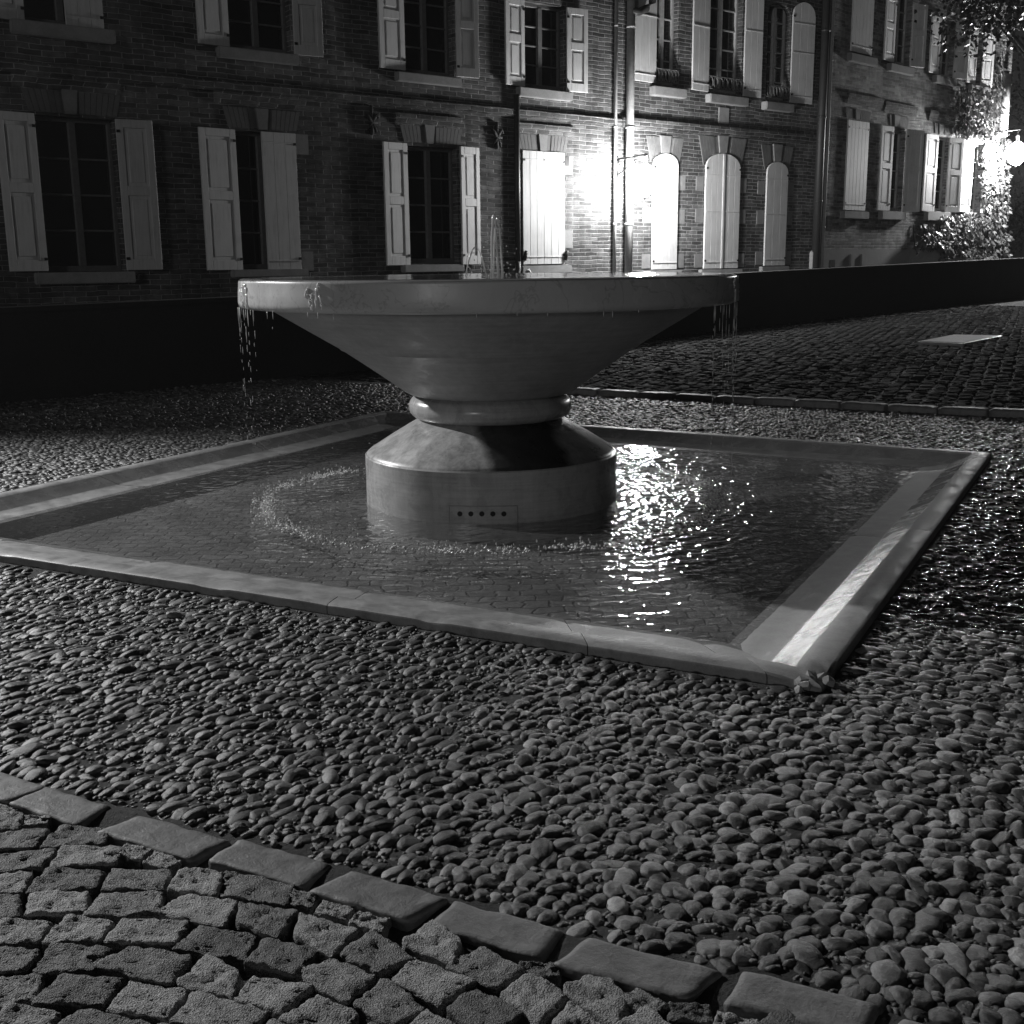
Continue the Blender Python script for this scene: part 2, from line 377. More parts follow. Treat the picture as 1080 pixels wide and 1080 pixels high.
# ------------------------------------------------------------------ pool
pool = empty('fountain_pool', (BC.x, BC.y, 0))
tag(pool, 'square sunken stone pool with pale sloping coping around the fountain', 'fountain pool')
PROF = [(0, -.25), (0, .028), (.005, .039), (.016, .045), (.07, .046), (.122, .045), (.134, .039), (.2, .010), (.262, -.017), (.276, -.021), (.38, -.027), (.49, -.036), (.505, -.25)]
def inset(d):                       # pool quad moved inwards by d
    P = []
    for i in range(4):
        a1, b1, e1, n1 = SIDES[i - 1]; a2, b2, e2, n2 = SIDES[i]
        p1 = a1 - n1 * d; p2 = a2 - n2 * d
        den = e1.x * e2.y - e1.y * e2.x
        t = ((p2.x - p1.x) * e2.y - (p2.y - p1.y) * e2.x) / den
        P.append(p1 + e1 * t)
    return P
RINGS = [inset(d) for d, z in PROF]
CUTS = [[0, .93, 1.0], [0, .07, .44, .93, 1], [0, .05, .33, .7, .93, 1], [0, .27, .55, .80, 1.0]]
CUTS = [[0, .47, .955, 1], [0, .035, .52, .955, 1], [0, .04, .36, .68, 1], [0, .10, .34, .62, .84, .965, 1]]
# side 0 A-B (right), 1 B-C (back), 2 C-D (left back), 3 D-A (front)
for sidx in range(4):
    cuts = CUTS[sidx]
    for c0, c1 in zip(cuts[:-1], cuts[1:]):
        ln = (POOL[(sidx + 1) % 4] - POOL[sidx]).length
        seg = max(2, int((c1 - c0) * ln / .05)); gap = .0014 / ln * (1 + random.random() * 1.5)
        t0 = c0 + (gap if c0 > 0 else 0); t1 = c1 - (gap if c1 < 1 else 0)
        V = []; Fx = []; dz = random.uniform(-.0015, .0015)
        n = len(PROF)
        for k in range(seg + 1):
            t = t0 + (t1 - t0) * k / seg
            endk = min(k, seg - k) * (t1 - t0) * ln / seg
            for q in range(n):
                a = RINGS[q][sidx]; b = RINGS[q][(sidx + 1) % 4]; p = a.lerp(b, t)
                z = PROF[q][1] + dz
                wob = noise.noise(Vector((p.x * 3, p.y * 3, q * .4))) * .0009 + noise.noise(Vector((p.x * 17, p.y * 17, q * .3))) * .0012
                chip = max(0, noise.noise(Vector((p.x * 7, p.y * 7, 3.3))) - .36) * .02 if 1 <= q <= 3 else 0
                corner = 0
                if sidx in (0, 3) and 1 <= q <= 7:   # broken corner stone at the front
                    dA = (p - POOL[0]).length
                    corner = max(0, .2 - dA) * (.10 + .35 * abs(noise.noise(Vector((p.x * 22, p.y * 22, 1)))))
                rnd = .0022 * max(0, 1 - endk / .02) if endk < .02 and 1 <= q else 0
                V.append(p + Vector((wob, wob * .6, z + wob * .5 - chip - corner - rnd)) - BC)
        for k in range(seg):
            for q in range(n - 1):
                Fx.append((k*n + q, k*n + q + 1, (k+1)*n + q + 1, (k+1)*n + q))
        Fx.append(tuple(range(n))); Fx.append(tuple(reversed(range(seg*n, seg*n + n))))
        o = MB().add(V, Fx).obj('coping_stone', MAT['coping'], pool, .5)
        o.data.materials.append(MAT['wet_channel'])
        for pg in o.data.polygons:
            c_ = pg.center + BC; dd = -outdist(np.array(c_.x), np.array(c_.y)).max()
            if .14 < dd < .268 and pg.normal.z > .6: pg.material_index = 1
# broken lumps at the front corner
for k in range(7):
    me = bpy.data.meshes.new('stone_fragment'); bm = bmesh.new(); bmesh.ops.create_icosphere(bm, subdivisions=1, radius=1)
    for v in bm.verts: v.co *= random.uniform(.6, 1.2)
    bm.to_mesh(me); bm.free()
    o = link('stone_fragment', me, MAT['coping'], pool)
    p = POOL[0] + Vector((random.uniform(-.08, .04), random.uniform(-.01, .10), 0))
    o.location = (p.x - BC.x, p.y - BC.y, .012 + .02 * random.random()); o.scale = (random.uniform(.02, .04), random.uniform(.02, .035), random.uniform(.015, .025)); o.rotation_euler = (random.random(), random.random(), random.random() * 6)
fl = inset(.46)
MB().add([(p.x - BC.x, p.y - BC.y, -.14) for p in fl], [(0, 1, 2, 3)]).obj('pool_floor', MAT['floor'], pool)
WZ = -.033
wp = inset(.30)
water = MB().add([(p.x, p.y, WZ) for p in wp], [(0, 1, 2, 3)]).obj('water', MAT['water']); tag(water, kind='structure')

# ------------------------------------------------------------------ fountain
ft = empty('fountain', tuple(BC))
tag(ft, 'big round stone fountain bowl on a waisted pedestal standing in the square pool', 'fountain')
def arc(cx_, cz_, r, a0, a1, n=6): return [(cx_ + r * math.cos(a0 + (a1 - a0) * i / n), cz_ + r * math.sin(a0 + (a1 - a0) * i / n)) for i in range(n + 1)]
bowl_prof = [(0, .72), (.47, .69), (.50, .665), (.53, .672), (.56, .69)]
bowl_prof += [(.56 + (.945 - .56) * t, .69 + (.962 - .69) * t  + .003 * math.sin(PI * t)) for t in (.2, .4, .6, .8, 1)]
bowl_prof += [(.958, .966), (.966, .976)]
bowl_prof += [(.966 + (1.375 - .966) * t, .976 + (1.222 - .976) * t) for t in (.2, .4, .6, .8, 1)]
bowl_prof += [(1.385, 1.236), (1.40, 1.238), (1.53, 1.238)]
bowl_prof += arc(1.535, 1.276, .038, -PI / 2, 0, 6)
bowl_prof += [(1.571, 1.33), (1.566, 1.385)] + arc(1.546, 1.392, .02, 0, PI / 2, 4)
bowl_prof += [(1.42, 1.408), (1.36, 1.35), (1.1, 1.2), (.5, 1.1), (0, 1.08)]
def wobz(me, a):
    for v in me.vertices:
        v.co += Vector((1, 1, .5)) * noise.noise(v.co * 1.7) * a
mb = MB().lathe(bowl_prof, 160); me = mb.mesh('bowl'); wobz(me, .003); bowl = link('bowl', me, MAT['bowl_stone'], ft, .6)
bowl.data.materials.append(MAT['limestone'])
for pg in bowl.data.polygons:
    if pg.center.z > 1.2375 and pg.center.xy.length > 1.39: pg.material_index = 1
tp = [(.43, .50), (.455, .50), (.462, .512)] + arc(.455, .585, .078, -PI / 2 + .35, PI / 2 - .3, 10) + [(.475, .664), (.44, .668)]
MB().lathe(tp, 128).obj('neck_ring', MAT['drum_stone'], ft, True)
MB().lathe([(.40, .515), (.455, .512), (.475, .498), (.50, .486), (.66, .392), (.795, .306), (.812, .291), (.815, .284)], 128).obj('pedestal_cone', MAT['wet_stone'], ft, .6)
MB().lathe([(.80, .287), (.818, .285), (.826, .276), (.826, -.15), (.80, -.16)], 128).obj('pedestal_drum', MAT['drum_stone'], ft, .6)
# overflow plate with a row of five holes
def on_drum(x, y):
    d = ray(x, y); o_ = EYE - BC
    a = d.x**2 + d.y**2; b = 2 * (o_.x * d.x + o_.y * d.y); c = o_.x**2 + o_.y**2 - .829**2
    t = (-b - math.sqrt(b*b - 4*a*c)) / (2*a); p = o_ + d * t
    return math.atan2(p.y, p.x), p.z
a0, zt = on_drum(474, 534); a1, _ = on_drum(545, 534); _, zb = on_drum(509, 550)
def curved(r0, r1, aa, ab, z0, z1, n=24):
    m = MB(); V = []
    for k in range(n + 1):
        a = aa + (ab - aa) * k / n
        for r, z in ((r0, z0), (r1, z0), (r1, z1), (r0, z1)): V.append((r * math.cos(a), r * math.sin(a), z))
    Fx = [(0, 1, 2, 3), tuple(4*n + i for i in (3, 2, 1, 0))]
    for k in range(n):
        for j in range(4): Fx.append((4*k + j, 4*k + (j+1) % 4, 4*k + 4 + (j+1) % 4, 4*k + 4 + j))
    return m.add(V, Fx)
plate = curved(.82, .8285, a0, a1, -.1, zt).obj('overflow_plate', MAT['drum_stone'], ft)
fr = curved(.82, .832, a0 - .006, a1 + .006, zt, zt + .006); fr.add(*[(q.v, q.f) for q in [curved(.82, .832, a0 - .006, a0, -.1, zt, 2)]][0]); fr.add(*[(q.v, q.f) for q in [curved(.82, .832, a1, a1 + .006, -.1, zt, 2)]][0])
fr.obj('plate_edge', MAT['zinc'], plate)
for k in range(5):
    x = 485 + k * 11.6; a, z = on_drum(x, 542)
    c = Vector((.8255 * math.cos(a), .8255 * math.sin(a), z)); d = Vector((math.cos(a), math.sin(a), 0))
    MB().tube([c, c + d * .006], .0155, 14).obj('drain_hole', MAT['dark_wall'], plate)
# water standing in the bowl and over its lip
wm = MB(); prof = [(0.01, 1.416), (1.45, 1.416), (1.548, 1.4145), (1.566, 1.404)]
wm.lathe(prof, 128, tuple(BC)); bw = wm.obj('bowl_water', MAT['bowl_water'], None, True); bw.name = 'water'; tag(bw, kind='structure')
# jet
jet = MB()
P0 = at_z(515, 289, 1.42)
jc = Vector((BC.x + .02, BC.y - .1, 1.41))
def strand(m, p0, vx, vy, h, r, n=14):
    pts = [p0 + Vector((vx * t, vy * t, h * (1 - (2 * t - 1) ** 2))) for t in [i / n for i in range(n + 1)]]
    rs = [r * (.5 + .8 * random.random()) for _ in pts]; m.tube(pts, rs, 6)
strand(jet, jc, .045, -.02, .38, .008); strand(jet, jc + Vector((.012, .01, 0)), .06, -.01, .36, .006)
strand(jet, jc + Vector((-.03, -.03, 0)), -.13, -.05, .18, .005)
for k in range(70):
    a = random.uniform(0, 6.28); r = random.random() ** .7 * .22; z = random.random() ** 2 * .22
    jet.lathe([(0.0005, -.006), (.006, 0), (.0005, .007)], 5, (jc.x + r * math.cos(a), jc.y + r * math.sin(a), jc.z + z))
jo = jet.obj('water_jet', MAT['drip'], None, True); tag(jo, 'small bubbling water jet rising above the middle of the fountain bowl', 'water jet')

# falling strands at both sides of the rim + sheets running over the lip
fall = MB()
def dribble(ang, length, r, z0=1.245, rad=1.572):
    base = BC + Vector((rad * math.cos(ang), rad * math.sin(ang), 0)); z = z0; n = int(length / .02)
    z1 = z0 - length
    while z > z1:
        l = random.uniform(.01, .05) if z < z0 - .12 else random.uniform(.04, .12)
        q = base + Vector((random.gauss(0, .002), random.gauss(0, .002), 0))
        zz = max(z1, z - l); fall.tube([(q.x, q.y, z), (q.x, q.y, (z + zz) / 2), (q.x, q.y, zz)], [r * .4, r * random.uniform(.7, 1.2), r * .3], 5)
        z = zz - random.uniform(0.0, .06) * (1 + 2 * (z0 - z))
for k in range(16):
    dribble(PI + random.uniform(.02, .75), random.choice([.05, .1, .2, .35, .8, 1.1]), random.uniform(.0015, .003))
for k in range(24):
    dribble(random.uniform(-.62, -.02), random.choice([.08, .15, .3, .5, .9, 1.2, 1.2]), random.uniform(.0015, .0032))
for k in range(10):
    dribble(PI + random.uniform(.5, 2.2), random.uniform(.015, .04), .003)
fo = fall.obj('falling_water', MAT['drip'], None, True); tag(fo, 'thin strands of water dripping from the rim of the fountain bowl', 'dripping water', kind='stuff')
# wet runs clinging to the rim face, coloured white for their lamp glints
def run_patch(ang, wdt, n):
    runs = MB()
    for k in range(n):
        a = ang + random.uniform(-wdt, wdt); z0 = random.uniform(1.33, 1.40); z1 = z0 - random.uniform(.03, .15); z1 = max(z1, 1.25)
        pts = []; rr = []
        a_ = a
        for i in range(7):
            t = i / 6; a_ += random.gauss(0, .0025); pts.append(Vector((1.570 * math.cos(a_), 1.570 * math.sin(a_), z0 + (z1 - z0) * t))); rr.append(random.uniform(.004, .012) * (1.2 if t > .5 else .8))
        runs.tube(pts, rr, 6)
    runs.obj('wet_run', MAT['foam'], ft, True)
run_patch(PI + .42, .06, 14); run_patch(PI + .95, .03, 7); run_patch(-.20, .16, 22)
# splash ring
foam = MB()
for k in range(5200):
    a = random.uniform(0, 2 * PI); rad = 1.5 + random.gauss(0, .04) + .03 * math.sin(a * 5) + .02 * math.sin(a * 11)
    if random.random() > .25 + 1.1 * max(0, noise.noise(Vector((math.cos(a) * 4, math.sin(a) * 4, 0))) + .25): continue
    c = (BC.x + rad * math.cos(a), BC.y + rad * math.sin(a)); s_ = random.uniform(.003, .0105)
    if random.random() < .55: foam.lathe([(.0005, -.002), (s_ * 1.3, .0), (s_ * .8, s_ * .6), (.0005, s_)], 6, (c[0], c[1], WZ + .001))
    else:
        z = abs(random.gauss(0, .022)); foam.lathe([(.0004, -s_ * .9), (s_ * .55, 0), (.0004, s_ * 1.2)], 5, (c[0], c[1], WZ + z))
for k in range(80):
    p = BC + Vector((random.uniform(-2.5, 2.5), random.uniform(-2.2, 2.5), WZ))
    if -outdist(np.array(p.x), np.array(p.y)).max() < .5 or (p - BC).length < .95: continue
    foam.lathe([(.0005, -.002), (.008, .001), (.0005, .006)], 6, tuple(p))
fo = foam.obj('splash_foam', MAT['foam'], None, True); tag(fo, 'ring of splashing foam where the bowl drips into the pool', 'splash', kind='stuff')

# ------------------------------------------------------------------ front kerb stones, setts, pebbles
KP = [(-70, 806), (0, 832), (62, 851), (172, 884), (284, 912), (399, 947), (522, 981), (672, 1025), (845, 1063), (1010, 1118)]
KG = [at_z(*p) for p in KP]
ORD = ['first', 'second', 'third', 'fourth', 'fifth', 'sixth', 'seventh', 'eighth', 'ninth', 'tenth', 'eleventh', 'twelfth', 'thirteenth']
def worn_block(name, lx, ly, lz, skew, mat, amp=.004, cuts=9, round_=.02, seed=0):
    bm = bmesh.new(); bmesh.ops.create_cube(bm, size=2)
    bmesh.ops.subdivide_edges(bm, edges=bm.edges[:], cuts=cuts, use_grid_fill=True)
    r = round_
    for v in bm.verts:
        c = v.co
        p = Vector((c.x * lx, c.y * ly, c.z * lz)); inn = Vector((max(-lx + r, min(lx - r, p.x)), max(-ly + r, min(ly - r, p.y)), max(-lz + r, min(lz - r, p.z))))
        d = p - inn
        if d.length > r: p = inn + d.normalized() * r
        p.x += skew * p.y
        q = p * 16 + Vector((seed * 3.1, 0, 0)); q2 = p * 60 + Vector((seed * 7.7, 0, 0))
        k = noise.noise(q) * amp + noise.noise(q2) * amp * .45
        p += Vector((noise.noise(q + Vector((9, 0, 0))) * amp * 2, noise.noise(q + Vector((0, 9, 0))) * amp * 2, k))
        v.co = p
    me = bpy.data.meshes.new(name); bm.to_mesh(me); bm.free(); me.materials.append(mat)
    me.polygons.foreach_set('use_smooth', [True] * len(me.polygons)); return me
cnt = 0
for i in range(1, len(KG)):
    p = KG[i]; a = KG[i - 1]; b = KG[i + 1] if i + 1 < len(KG) else KG[i] * 2 - KG[i - 1]
    d = (b - a); ln = ((p - a).length + (b - p).length) / 2
    o = bpy.data.objects.new('kerb_stone', worn_block('kerb_stone', ln * .44, .066, .05, .12 + random.uniform(-.2, .2), MAT['kerb'], .0034, 15, .012, i)); C.objects.link(o)
    o.location = (p.x, p.y, -.039 + random.uniform(-.003, .003)); o.rotation_euler = (random.uniform(-.03, .03), random.uniform(-.015, .015), math.atan2(d.y, d.x))
    x, y = px(p)
    if y < 1085:
        tag(o, 'smooth worn kerb stone between pebbles and rough setts, %s from the left' % ORD[cnt], 'kerb stone', 'kerb stones edging the rough setts in front'); cnt += 1
    else:
        tag(o, 'smooth worn kerb stone past the lower edge beside the rough setts', 'kerb stone', 'kerb stones edging the rough setts in front')
KA = np.array([(p.x, p.y) for p in KG])
def beyond_kerb(X, Y):              # distance of points from the kerb line, positive on the pool side
    Yk = np.interp(X, KA[:, 0], KA[:, 1])
    left = X < KA[0, 0]; Yk = np.where(left, KA[0, 1] + (X - KA[0, 0]) * -.55, Yk)
    right = X > KA[-1, 0]; Yk = np.where(right, KA[-1, 1] + (X - KA[-1, 0]) * -.45, Yk)
    return (Y - Yk) * .89
# the setts are bedded a little deeper than the pebbles
gm_ = ground.data
for v in gm_.vertices:
    if -2.6 < v.co.x < 2.2 and .5 < v.co.y < 4.2 and float(beyond_kerb(np.array(v.co.x), np.array(v.co.y))) < -.03: v.co.z = -.024
# rough granite setts laid in arcs
sv = [worn_block('granite_sett', 1, 1, 1, random.uniform(-.1, .1), MAT['granite'], .0, 1, .1, i) for i in range(1)]
def sett_mesh(seed):
    bm = bmesh.new(); bmesh.ops.create_cube(bm, size=2)
    bmesh.ops.subdivide_edges(bm, edges=bm.edges[:], cuts=15, use_grid_fill=True)
    k1, k2, k3, k4 = [random.uniform(-.16, .16) for _ in range(4)]
    for v in bm.verts:
        p = v.co.copy(); r = .16
        inn = Vector([max(-1 + r, min(1 - r, t)) for t in p]); d = p - inn
        if d.length > r: p = inn + d.normalized() * r
        x, y = p.x, p.y
        p.x += k1 * y + k2 * y * x; p.y += k3 * x + k4 * x * y
        q = p * 1.6 + Vector((seed * 5, 0, 0)); q2 = p * 5 + Vector((seed * 5, 3, 0)); q3 = p * 11 + Vector((seed * 5, 7, 0))
        p += Vector((noise.noise(q + Vector((0, 0, 8))) * .1, noise.noise(q + Vector((0, 8, 0))) * .1, 0))
        p += Vector((noise.noise(q2 + Vector((0, 4, 8))), noise.noise(q2 + Vector((4, 8, 0))), 0)) * .05
        p.z += (noise.noise(q) * .16 + noise.noise(q2) * .12 + noise.noise(q3) * .07) if p.z > 0 else 0
        v.co = p
    me = bpy.data.meshes.new('granite_sett'); bm.to_mesh(me); bm.free(); me.materials.append(MAT['granite'])
    me.polygons.foreach_set('use_smooth', [True] * len(me.polygons)); return me
SETT = [sett_mesh(i) for i in range(12)]
ARC = Vector((-1.04, 1.206, 0)); n_sett = 0
for ri in range(0, 26):
    rad = .30 + .112 * ri
    ang = random.random() * .4
    while ang < 2 * PI:
        w = random.uniform(.135, .20); da = w / rad
        a = ang + da / 2; ang += da
        p = ARC + Vector((rad * math.cos(a), rad * math.sin(a), 0))
        x, y = px(p)
        if not (-330 < x < 1250 and y < 1330 and p.y > 1.35): continue
        if float(beyond_kerb(np.array(p.x), np.array(p.y))) > -.104: continue
        o = bpy.data.objects.new('granite_sett', random.choice(SETT)); C.objects.link(o)
        o.location = (p.x, p.y, -.036 + random.uniform(-.003, .003)); o.scale = ((w - .010) / 2, .0515, .046)
        o.rotation_euler = (random.gauss(0, .02), random.gauss(0, .02), a + PI / 2 + random.gauss(0, .03) + (PI if random.random() < .5 else 0))
        tag(o, 'rough hewn granite sett in the curved rows below the kerb stones', 'paving sett', 'granite setts laid in curved rows'); n_sett += 1

# small cut pieces closing the gap along the kerb
placed = [o.location.copy() for o in bpy.data.objects if o.name.startswith('granite_sett')]
for sgx in np.arange(-1.6, 1.1, .03):
    yk = float(np.interp(sgx, KA[:, 0], KA[:, 1])) - .112; p = Vector((sgx, yk, -.036))
    if min((p - q).length for q in placed) < .088: continue
    o = bpy.data.objects.new('granite_sett', random.choice(SETT)); C.objects.link(o); placed.append(p)
    o.location = p; o.scale = (.045, .03, .043); o.rotation_euler = (0, 0, -.45 + random.gauss(0, .2)); tag(o, 'rough hewn granite sett in the curved rows below the kerb stones', 'paving sett', 'granite setts laid in curved rows')

# pebbles
KB0 = at_z(600, 415); KB1 = at_z(1080, 441)                      # far kerb line
KBd = (KB1 - KB0).normalized(); KBn = Vector((-KBd.y, KBd.x, 0))
if KBn.y < 0: KBn = -KBn
PX, PY, PA, PL, PW = [], [], [], [], []
for si, (a, b, e, n) in enumerate(SIDES):
    v = .045
    while v < 9.0:
        big = 1.0
        su = .041; u = -9.0 + random.random() * .05
        us = np.arange(-9, 15, su) + rng.uniform(-.012, .012, int(round(24 / su)) + 0)[:len(np.arange(-9, 15, su))] if False else np.arange(-9, 15, su)
        us = us + rng.uniform(-.012, .012, len(us))
        vv = v + rng.uniform(-.017, .017, len(us)) + .02 * np.sin(us * 3 + v * 2)
        X = a.x + e.x * us + n.x * vv; Y = a.y + e.y * us + n.y * vv
        PX.append(X); PY.append(Y); PA.append(np.full(len(us), math.atan2(n.y, n.x)) + rng.normal(0, .24, len(us)))
        PL.append(rng.normal(.039, .009, len(us)).clip(.018, .06)); PW.append(rng.normal(.0242, .0045, len(us)).clip(.0135, .034))
        keep = outdist(X, Y).argmax(0) == si
        for arr in (PX, PY, PA, PL, PW): arr[-1] = arr[-1][keep]
        v += .0595
PX, PY, PA, PL, PW = map(np.concatenate, (PX, PY, PA, PL, PW))
# rounder stones in the front right part where the bond turns loose
loose = np.clip((PX - -.4) / .9, 0, 1) * np.clip((4.2 - PY) / 1.0, 0, 1)
PL = PL * (1 - .02 * loose); PW = PW * (1 + .3 * loose); PA = PA + rng.normal(0, .45, len(PA)) * loose
bigs = rng.random(len(PX)) < .035; PL = np.where(bigs, PL * 1.35, PL); PW = np.where(bigs, PW * 1.4, PW)
def project(X, Y, Z):
    dx, dy, dz = X, Y, Z - 1.5
    w = dx * FW.x + dy * FW.y + dz * FW.z; w = np.where(w < .05, .05, w)
    return 540 + F * (dx * RT.x + dy * RT.y + dz * RT.z) / w, 540 - F * (dx * UP.x + dy * UP.y + dz * UP.z) / w, w
ix, iy, iw = project(PX, PY, rise(PX, PY))
ok = (outdist(PX, PY).max(0) > .035) & (beyond_kerb(PX, PY) > .088) & ((PX - KB0.x) * KBn.x + (PY - KB0.y) * KBn.y < -.12)
WB0 = Vector((-5.9, 12.9, 0)); WDn = Vector((-.694, .72, 0))    # low wall line
ok &= ((PX - WB0.x) * WDn.x + (PY - WB0.y) * WDn.y < -.05)
ok &= (ix > -420) & (ix < 1480) & (iy < 1330) & (iw > .6) & (rng.random(len(PX)) > .03 + .04 * loose)
PX, PY, PA, PL, PW, iw, ix, iy = [a_[ok] for a_ in (PX, PY, PA, PL, PW, iw, ix, iy)]
# gravel wedged between the bigger stones in front
gx = rng.uniform(-2.6, 2.4, 46000); gy = 1.7 + 3.8 * rng.random(46000) ** 1.3
okg = (outdist(gx, gy).max(0) > .03) & (beyond_kerb(gx, gy) > .085); gx, gy = gx[okg], gy[okg]
PX = np.r_[PX, gx]; PY = np.r_[PY, gy]; PA = np.r_[PA, rng.uniform(0, 6, len(gx))]; gs = rng.random(len(gx)) ** 2.2; PL = np.r_[PL, .006 + .016 * gs]; PW = np.r_[PW, .005 + .0075 * gs]
ix, iy, iw = project(PX, PY, rise(PX, PY))
loose_ = np.clip((PX + .4) / .9, 0, 1) * np.clip((4.2 - PY) / 1.0, 0, 1)
PH = (PW * rng.uniform(.85, 1.12, len(PX))).clip(.0055, .028)
PZ = rise(PX, PY) - .0098 - .002 * loose_ + np.where(PW < .0128, .0085, 0) + rng.normal(0, .003, len(PX))
wet = np.clip(1.5 - np.abs(outdist(PX, PY)[0] - 1.3) / 2.0, 0, 1) * np.clip((PY - 3.9) / 1.0, 0, 1) * np.clip((10.5 - PY) / 2, 0, 1)
def pebble_template(sub, seed, amp):
    bm = bmesh.new(); bmesh.ops.create_icosphere(bm, subdivisions=sub, radius=1)
    for v in bm.verts:
        q = v.co * .9 + Vector((seed * 4.7, seed, 0)); q2 = v.co * 2.3 + Vector((seed * 4.7, seed, 5))
        k = 1 + noise.noise(q) * amp + noise.noise(q2) * amp * .3
        c = v.co * k
        if c.z > 0: c.z *= 1 - .22 * c.z * c.z
        v.co = c
    bm.verts.ensure_lookup_table()
    V = np.array([v.co[:] for v in bm.verts]); Fc = np.array([[v.index for v in f.verts] for f in bm.faces]); bm.free(); return V, Fc
order = np.argsort(iw + 1e3 * ((PW < .0150) | (ix < 0) | (ix > 1080) | (iy > 1080)))
near = order[:300]; rest = order[300:]
HI = []
for i in range(14):
    V, Fc = pebble_template(4, i, .26); me = np_mesh('pebble', V, Fc); me.materials.append(MAT['pebble']); me.polygons.foreach_set('use_smooth', [True] * len(me.polygons)); HI.append(me)
for i in near:
    o = bpy.data.objects.new('pebble', random.choice(HI)); C.objects.link(o)
    o.location = (PX[i], PY[i], PZ[i]); o.scale = (PL[i], PW[i], PH[i])
    o.rotation_euler = (random.gauss(0, .12), random.gauss(0, .12), PA[i] + (PI if random.random() < .5 else 0))
    tag(o, 'rounded river pebble bedded in mortar in the foreground paving', 'pebble', 'pebbles paving the plaza')
def scatter(name, idx, sub, nvar, amp):
    Vs, Fs, Ts, Ws = [], [], [], []; k = 0
    var = rng.integers(0, nvar, len(idx)); tone = rng.random(len(idx)); tilt = rng.normal(0, .12, (len(idx), 2))
    for t in range(nvar):
        V, Fc = pebble_template(sub, t + 20, amp); s = idx[var == t]; n = len(s)
        if not n: continue
        P = V[None] * np.stack([PL[s], PW[s], PH[s]], -1)[:, None, :]
        tl = tilt[var == t]; P[..., 2] += P[..., 0] * tl[:, :1] + P[..., 1] * tl[:, 1:]
        ca, sa = np.cos(PA[s])[:, None], np.sin(PA[s])[:, None]
        x = P[..., 0] * ca - P[..., 1] * sa + PX[s][:, None]; y = P[..., 0] * sa + P[..., 1] * ca + PY[s][:, None]; z = P[..., 2] + PZ[s][:, None]
        Vs.append(np.stack([x, y, z], -1).reshape(-1, 3)); Fs.append((Fc[None] + (np.arange(n) * len(V))[:, None, None] + k).reshape(-1, 3)); k += n * len(V)
        Ts.append(np.repeat(tone[var == t], len(V))); Ws.append(np.repeat(wet[s], len(V)))
    return np.concatenate(Vs), np.concatenate(Fs), np.concatenate(Ts), np.concatenate(Ws)
tiny = rest[PW[rest] < .0128]; rest = rest[PW[rest] >= .0128]; mid = rest[iw[rest] < 5.5]; far = rest[iw[rest] >= 5.5]
A_ = scatter('m', mid, 3, 10, .26); B_ = scatter('f', far, 2, 8, .25)
D_ = scatter('t', tiny, 1, 6, .3)
V = np.concatenate([A_[0], B_[0], D_[0]]); Fc = np.concatenate([A_[1], B_[1] + len(A_[0]), D_[1] + len(A_[0]) + len(B_[0])])
me = np_mesh('pebble_paving', V, Fc, {'tone': np.concatenate([A_[2], B_[2], D_[2] * .7]), 'wet': np.concatenate([A_[3], B_[3], D_[3]])})
o = link('pebble_paving', me, MAT['pebble_mass'], None, True); tag(o, 'small river pebbles paving the plaza around the fountain pool', 'pebbles', 'pebbles paving the plaza', 'stuff')
print('pebbles', len(PX), 'setts', n_sett)

# far kerb stones and the sett street behind them
KBL = 0.0; cnt = 0
stones = []
t = -1.0
while t < 7.5:
    ln = random.uniform(.40, .50); stones.append((t + ln / 2, ln)); t += ln
vis = [s for s in stones if 590 < px(KB0 + KBd * s[0])[0] < 1085]
for s, ln in stones:
    p = KB0 + KBd * s
    o = bpy.data.objects.new('kerb_stone', worn_block('kerb_stone', ln * .485, .085, .07, random.uniform(-.1, .1), MAT['kerb'], .006, 7, .03, s)); C.objects.link(o)
    o.location = (p.x, p.y, rz_(p.x, p.y) + random.uniform(-.006, .006)); o.rotation_euler = (0, random.uniform(-.02, .02), math.atan2(KBd.y, KBd.x))
    if (s, ln) in vis:
        i = vis.index((s, ln)); lab = 'dark rounded kerb stone along the street behind the pool, %s from the left' % ORD[i]
    else: lab = 'dark kerb stone hidden behind the fountain pedestal' if s < 3 else 'dark kerb stone along the street past the right edge'
    tag(o, lab, 'kerb stone', 'kerb stones edging the street behind')
def box_template():
    m = [(-1, -1, -.6), (1, -1, -.6), (1, 1, -.6), (-1, 1, -.6), (-1, -1, .6), (1, -1, .6), (1, 1, .6), (-1, 1, .6), (-.72, -.72, 1), (.72, -.72, 1), (.72, .72, 1), (-.72, .72, 1)]
    f = [(0, 1, 5, 4), (1, 2, 6, 5), (2, 3, 7, 6), (3, 0, 4, 7), (4, 5, 9, 8), (5, 6, 10, 9), (6, 7, 11, 10), (7, 4, 8, 11), (8, 9, 10, 11)]
    return np.array(m, float), np.array(f)
TV, TF = box_template()
SX, SY, SA, SW = [], [], [], []
r = .16
while r < 19:
    us = np.arange(-6, 26, .16); us = us + (r * 7.3 % 1) * .17 + rng.uniform(-.02, .02, len(us))
    rr = r + .25 * np.cos(us * 1.1) + rng.uniform(-.025, .025, len(us))
    SX.append(KB0.x + KBd.x * us + KBn.x * rr); SY.append(KB0.y + KBd.y * us + KBn.y * rr)
    SA.append(np.arctan2(KBd.y, KBd.x) - .27 * np.sin(us * 1.1) + rng.normal(0, .12, len(us))); SW.append(rng.uniform(.05, .078, len(us)))
    r += .125
SX, SY, SA, SW = map(np.concatenate, (SX, SY, SA, SW))
ix, iy, iw = project(SX, SY, rise(SX, SY))
ok = ((SX - KB0.x) * KBn.x + (SY - KB0.y) * KBn.y > .13) & ((SX - WB0.x) * WDn.x + (SY - WB0.y) * WDn.y < -.05) & (ix > -100) & (ix < 1400)
